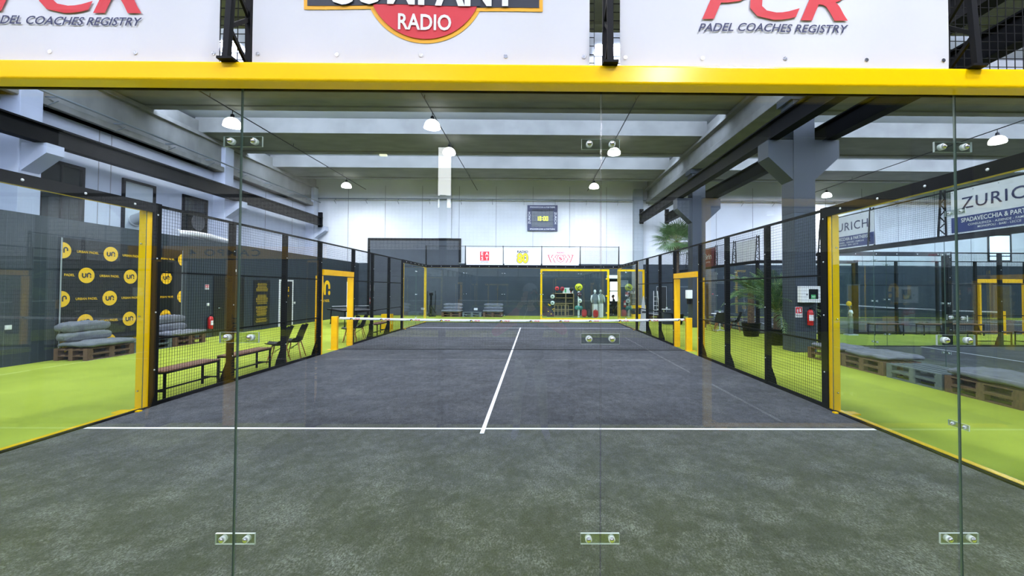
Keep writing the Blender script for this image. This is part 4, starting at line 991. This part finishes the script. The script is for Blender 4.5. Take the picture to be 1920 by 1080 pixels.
for p, c, l in (((3.75, 24.5), 'red', 'red sports bag with a curved flap on the shop floor'), ((4.1, 24.6), 'shell', 'black sports bag on the shop floor'), ((4.4, 24.0), 'red', 'red sports bag beside the mannequin plinth')):
    t = thing('sports_bag', (p[0], p[1], 0), l, 'bag'); cushion_mesh(.3, .3, .5, 3).build('body', c, t, loc=(0, 0, .27)); m = MB(); m.tube([(-.12, -.12, .35), (0, -.15, .58), (.12, -.12, .35)], .012, 6); m.build('strap', 'black', t)
t = thing('ball_trolley', (-5.42, 15.3, 0), 'yellow metal ball trolley past the far bench', 'trolley')
m = MB()
for x in (-.17, .17):
    for y in (-.14, .14): m.box(x-.015, x+.015, y-.015, y+.015, 0, .72)
m.build('frame', 'yellow', t); MB().box(-.19, .19, -.16, .16, .5, .72).build('basket', 'yellow', t); MB().box(-.19, .19, -.16, .16, .08, .3).build('lower_bin', 'yellow', t)
t = thing('promo_counter', (6.6, 22.0, 0), 'yellow and black promotional counter near the far corner', 'counter'); MB().box(-.4, .4, -.2, .2, 0, .38).box(-.4, .4, -.2, .2, .7, .88).build('yellow_bands', 'yellow', t); MB().box(-.39, .39, -.19, .19, .38, .7).build('black_band', 'ink', t)
m = MB(); un_glyph(m, (-.2, -.195, .54), X, Z, .14, 0); m.build('badge_letters', 'logoyel', t)
t = thing('beach_flag', (5.28, 15.85, 0), 'white tapering stand by the far corner of the side fence', 'stand'); m = MB(); m.lathe([(.2, 0), (.19, .04), (.12, .5), (.1, .9), (.04, 1.4), (.01, 1.5)], n=16); m.build('cone', 'whitep', t); MB().box(-.09, .09, -.14, -.11, .78, .86).build('dark_print', 'ink', t)
t = thing('info_board', (7.3, 25.545, 0), 'beige board on the pilaster by the second shop frame', 'board'); MB().box(-.3, .3, 0, .05, 1.9, 2.95).build('panel', mat('beige', '9a958a', .7), t); MB().box(-.28, .28, 0, .05, 0, 1.88).build('lower_panel', mat('beige2', '7f7b74', .7), t); m = MB(); m.lathe([(.001, -.01), (.05, -.01), (.05, 0)], (0, 0, 1.5), 12, axis='y'); m.build('red_light', mat('redled', 'ff4040', emit=(1, .2, .2), es=1.5), t)
t = thing('notice_sheet', (6.0+.55, 25.98, 1.95), 'pale notice sheet above the extinguisher in the second shop frame', 'notice'); MB().box(-.3, .3, -.01, 0, 0, .42).build('sheet', mat('sheet', '9aa4a8', .6), t); MB().box(-.25, .25, -.012, -.01, .3, .34).box(-.25, .2, -.012, -.01, .2, .23).box(-.25, .22, -.012, -.01, .1, .13).build('print', 'ink', t)
t = thing('slatted_screen', (9.35, 19.6, 0), 'tall black slatted display panel behind the grey column', 'panel'); MB().box(-.25, .25, 0, .06, 0, 2.1).build('panel', 'shell', t)
m = MB()
for k in range(24): m.box(-.24, .24, -.012, 0, .1+.08*k, .14+.08*k)
m.build('slats', 'black', t)
t = thing('corner_sofa', (8.1, 22.2, 0), 'low dark pallet sofa beyond the side fence near the far corner', 'sofa'); m = MB()
for x in (-.9, -.3, .3, .82): m.box(x, x+.1, -.4, .4, 0, .3)
m.box(-.9, .92, -.4, .4, .26, .3).box(-.9, .92, -.4, .4, .13, .16); m.build('base', 'pallet', t); cushion_mesh(.8, 1.8, .16, 9).build('seat_cushion', 'cush', t, loc=(0, 0, .38)).rotation_euler = (0, 0, R(90))
t = thing('low_cabinet', (7.6, 19.6, 0), 'low dark cabinet between the gate post and the grey column', 'cabinet'); MB().box(-.35, .45, -.2, .2, 0, .62).build('body', 'darkwall', t, .01); MB().box(-.33, .04, -.215, -.2, .04, .58).build('door', 'colgrey', t); MB().box(.06, .43, -.215, -.2, .04, .58).build('door', 'colgrey', t)
t = thing('step_ladder', (7.3, 20.9, 0), 'white step ladder leaning upright behind the gate post', 'ladder'); m = MB(); m.bar((-.18, 0, 0), (-.1, .25, 1.7), .03, .05); m.bar((.18, 0, 0), (.1, .25, 1.7), .03, .05); m.build('rail', 'whitep', t)
m = MB()
for k in range(6): f = (k+.7)/7; m.bar((-.18+.08*f, .25*f, 1.7*f), (.18-.08*f, .25*f, 1.7*f), .07, .02)
m.build('tread', 'whitep', t)
t = thing('promo_pole', (13.25, 14.6, 0), 'white ball dispenser pole with a yellow badge in the cross aisle', 'stand'); MB().box(-.2, .2, -.15, .15, 0, .04).build('foot', 'whitep', t); MB().box(-.09, .06, -.05, .05, .04, .75).build('pole', 'greypallet', t)
m = MB(); m.tube([(0, 0, .75), (0, 0, 1.0)], .06, 10); m.lathe([(.09, 0), (.07, .1), (.02, .14)], (0, 0, .85), 14); m.build('dispenser_head', 'whitep', t); m = MB(); m.lathe([(.001, -.02), (.1, -.02), (.1, .02), (.001, .02)], (-.07, 0, 1.25), 18, axis='y'); m.tube([(0, 0, 1), (-.05, 0, 1.2)], .01, 6); m.build('badge', 'logoyel', t)

# ================================================================== people
def person(name, loc, rz, label, J, B, cols, head, hands, mats, skin='skin'):
    """J: name -> (x,y,z,r); B: bones (a,b,material index); grown as one skin, painted by nearest bone."""
    names = list(J); me = bpy.data.meshes.new('sk'); me.from_pydata([J[n][:3] for n in names], [(names.index(a), names.index(b)) for a, b, _ in B], [])
    o = bpy.data.objects.new('sk', me); COL.objects.link(o); o.modifiers.new('s', 'SKIN'); sb = o.modifiers.new('u', 'SUBSURF'); sb.levels = 2
    for i, n in enumerate(names):
        r = J[n][3]; me.skin_vertices[0].data[i].radius = (r, r*.8) if n in ('pelvis', 'belly', 'chest', 'upper_chest') else (r, r)
        me.skin_vertices[0].data[i].use_root = (n == 'pelvis')
    dg = bpy.context.evaluated_depsgraph_get(); nm = bpy.data.meshes.new_from_object(o.evaluated_get(dg)); bpy.data.objects.remove(o)
    mb = MB(); mb.v = [tuple(v.co) for v in nm.vertices]
    seg = [(Vector(J[a][:3]), Vector(J[b][:3]), mi, min(J[a][3], J[b][3])) for a, b, mi in B]
    for p in nm.polygons:
        c = p.center; best = (9, 0)
        for a, b, mi, r in seg:
            d = b-a; tt = max(0, min(1, (c-a).dot(d)/d.length_squared)); q = (c-a-d*tt).length-r
            if q < best[0]: best = (q, mi)
        mb.face(p.vertices, best[1], True)
    hx, hy, hz, hr = head
    def hf(u, v):
        a = 2*math.pi*u; b = math.pi*(v-.5); x = math.cos(b)*math.cos(a); y = math.cos(b)*math.sin(a); z = math.sin(b)
        jaw = 1-.25*max(0, -z); nose = .16*math.exp(-(x/.16)**2-((z+.08)/.2)**2) if y > 0 else 0
        return (hx+x*hr*.76*jaw, hy+(y*.95*jaw+nose)*hr, hz+z*hr*1.22)
    mb.grid(hf, 28, 20, 0)
    for s in (-1, 1): mb.grid(lambda u, v: (hx+s*hr*.78+.008*math.cos(6.28*u)*math.sin(3.14*v), hy+.018*math.sin(6.28*u)*math.sin(3.14*v), hz+.03*math.cos(3.14*v)), 8, 6, 0)
    for (P, bend, s) in hands:                         # five fingers of unequal length closing forward, thumb from the palm side
        P = Vector(P); out, up, fw_ = bend
        for i, (l, off) in enumerate(((.062, .03), (.075, .010), (.07, -.010), (.055, -.028))):
            a = P+up*off; mb.tube([a, a+fw_*l*.45+out*.004, a+fw_*l*.75-out*.018, a+fw_*l*.8-out*.045], [.0095, .009, .008, .006], 7, 0)
        a = P-up*.02-fw_*.02; mb.tube([a, a-out*.03-up*.02, a-out*.055-up*.012], [.012, .0105, .008], 7, 0)
    t = thing(name, loc, label, 'person', rz); mb.build('body', mats, t)
    bpy.data.meshes.remove(nm)
    return t
M['skin'] = mat('skin', 'b98670', .55); M['redjk'] = mat('red_jacket', 'c23a44', .8); M['blk'] = mat('black_cloth', '1d2024', .9); M['greytr'] = mat('grey_trousers', '9ba0ac', .85); M['shoe'] = mat('pale_shoe', 'd5d8df', .6)
# photographer behind the camera (seen only as a reflection in the glass); local +y faces the court
J = dict(pelvis=(0, -.02, .95, .15), belly=(0, -.02, 1.08, .15), chest=(0, -.03, 1.24, .165), upper_chest=(0, -.03, 1.38, .15), neck=(0, -.01, 1.51, .06), skull=(0, .02, 1.60, .065),
         lsh=(-.19, -.03, 1.41, .07), lel=(-.43, .12, 1.24, .055), lwr=(-.13, .24, 1.55, .032), lha=(-.095, .26, 1.62, .034),
         rsh=(.19, -.03, 1.41, .07), rel=(.42, .1, 1.26, .055), rwr=(.14, .22, 1.58, .032), rha=(.095, .25, 1.65, .034),
         lhip=(-.1, -.02, .88, .1), lkn=(-.14, .02, .49, .065), lan=(-.16, -.02, .09, .045), lto=(-.19, .15, .045, .04),
         rhip=(.1, -.02, .88, .1), rkn=(.15, .02, .49, .065), ran=(.18, -.02, .09, .045), rto=(.22, .15, .045, .04))
B = [('pelvis', 'belly', 2), ('belly', 'chest', 2), ('chest', 'upper_chest', 2), ('upper_chest', 'neck', 0), ('neck', 'skull', 0), ('upper_chest', 'lsh', 1), ('lsh', 'lel', 1), ('lel', 'lwr', 1), ('lwr', 'lha', 0),
     ('upper_chest', 'rsh', 1), ('rsh', 'rel', 1), ('rel', 'rwr', 1), ('rwr', 'rha', 0), ('pelvis', 'lhip', 3), ('lhip', 'lkn', 3), ('lkn', 'lan', 3), ('lan', 'lto', 4), ('pelvis', 'rhip', 3), ('rhip', 'rkn', 3), ('rkn', 'ran', 3), ('ran', 'rto', 4)]
ph = person('person', (.58, -2.78, 0), 0, 'person in a red jacket and dark cap holding a camera to the face', J, B, 0, (0, .05, 1.70, .105),
            [((-.09, .27, 1.64), (-X, Z, Y), 1), ((.09, .27, 1.67), (X, Z, Y), 1)], ['skin', 'redjk', 'blk', 'greytr', 'shoe'])
m = MB(); m.grid(lambda u, v: (.092*math.cos(6.283*u)*math.cos(1.57*v), .04+.115*math.sin(6.283*u)*math.cos(1.57*v), 1.745+.1*math.sin(1.57*v)), 22, 8)
m.prism([(-.075, .14), (.075, .14), (.06, .19), (0, .21), (-.06, .19)], (0, 0, 1.75), X, Y, .006); m.build('cap', mat('capgrey', '868c99', .8), ph)
cam = thing('camera_body', (.632, -2.52, 1.7), 'black camera held up to the face behind the glass', 'camera'); MB().box(-.07, .07, -.03, .03, -.05, .05).build('body', 'shell', cam, .008); m = MB(); m.box(-.025, .025, -.02, .035, .05, .075); m.build('viewfinder', 'shell', cam)
m = MB(); m.lathe([(.036, .03), (.04, .04), (.04, .1), (.036, .1), (.03, .085), (.001, .085)], n=24, axis='y'); m.build('lens', 'shell', cam)
m = MB(); m.tube([(-.07, -.0, .02), (-.1, -.1, -.2), (-.02, -.18, -.35), (.05, -.15, -.3), (.07, 0, .02)], .006, 6); m.build('strap', 'black', cam)
# seated guests in the room beyond the doorway
Js = dict(pelvis=(0, 0, .5, .14), belly=(0, 0, .65, .14), chest=(0, .02, .85, .15), upper_chest=(0, .03, .98, .13), neck=(0, .05, 1.1, .055), skull=(0, .07, 1.18, .06),
          lsh=(-.18, .03, 1.0, .06), lel=(-.24, .1, .76, .045), lwr=(-.12, .3, .78, .03), lha=(-.08, .36, .78, .03), rsh=(.18, .03, 1.0, .06), rel=(.24, .1, .76, .045), rwr=(.12, .3, .78, .03), rha=(.08, .36, .78, .03),
          lhip=(-.1, .03, .49, .09), lkn=(-.12, .42, .48, .06), lan=(-.12, .45, .08, .04), lto=(-.12, .58, .04, .035), rhip=(.1, .03, .49, .09), rkn=(.12, .42, .48, .06), ran=(.12, .45, .08, .04), rto=(.12, .58, .04, .035))
M['bluetop'] = mat('pale_blue_top', 'a9c4cf', .8); M['hair'] = mat('dark_hair', '1c1512', .6)
for x, y, rz, l, mt in ((5.55, 27.0, -60, 'seated person in a pale top just inside the doorway', 'bluetop'), (6.2, 27.5, 70, 'seated person in dark clothes further inside the doorway', 'blk')):
    g = person('person', (x, y, 0), R(rz), l, Js, B, 0, (0, .08, 1.27, .1), [((-.07, .37, .78), (-X, Z, Y), 1), ((.07, .37, .78), (X, Z, Y), 1)], ['skin', mt, mt, 'blk', 'shoe'])
    m = MB(); m.grid(lambda u, v: (.085*math.cos(6.283*u)*math.cos(1.57*v), .065+.1*math.sin(6.283*u)*math.cos(1.57*v), 1.29+.12*math.sin(1.57*v)), 16, 6); m.build('hair', 'hair', g)
    s = thing('stool', (x, y, 0), 'dark stool under the '+l.split(' just')[0].split(' further')[0], 'stool', R(rz)); MB().box(-.19, .19, -.2, .18, .38, .41).build('seat', 'black', s)
    for a in (-.16, .16):
        for b in (-.16, .14): MB().box(a-.015, a+.015, b-.015, b+.015, 0, .38).build('leg', 'black', s)
c2 = clone(c1, (6.5, 28.7, 0), R(90), 'pale shell chair inside the doorway')
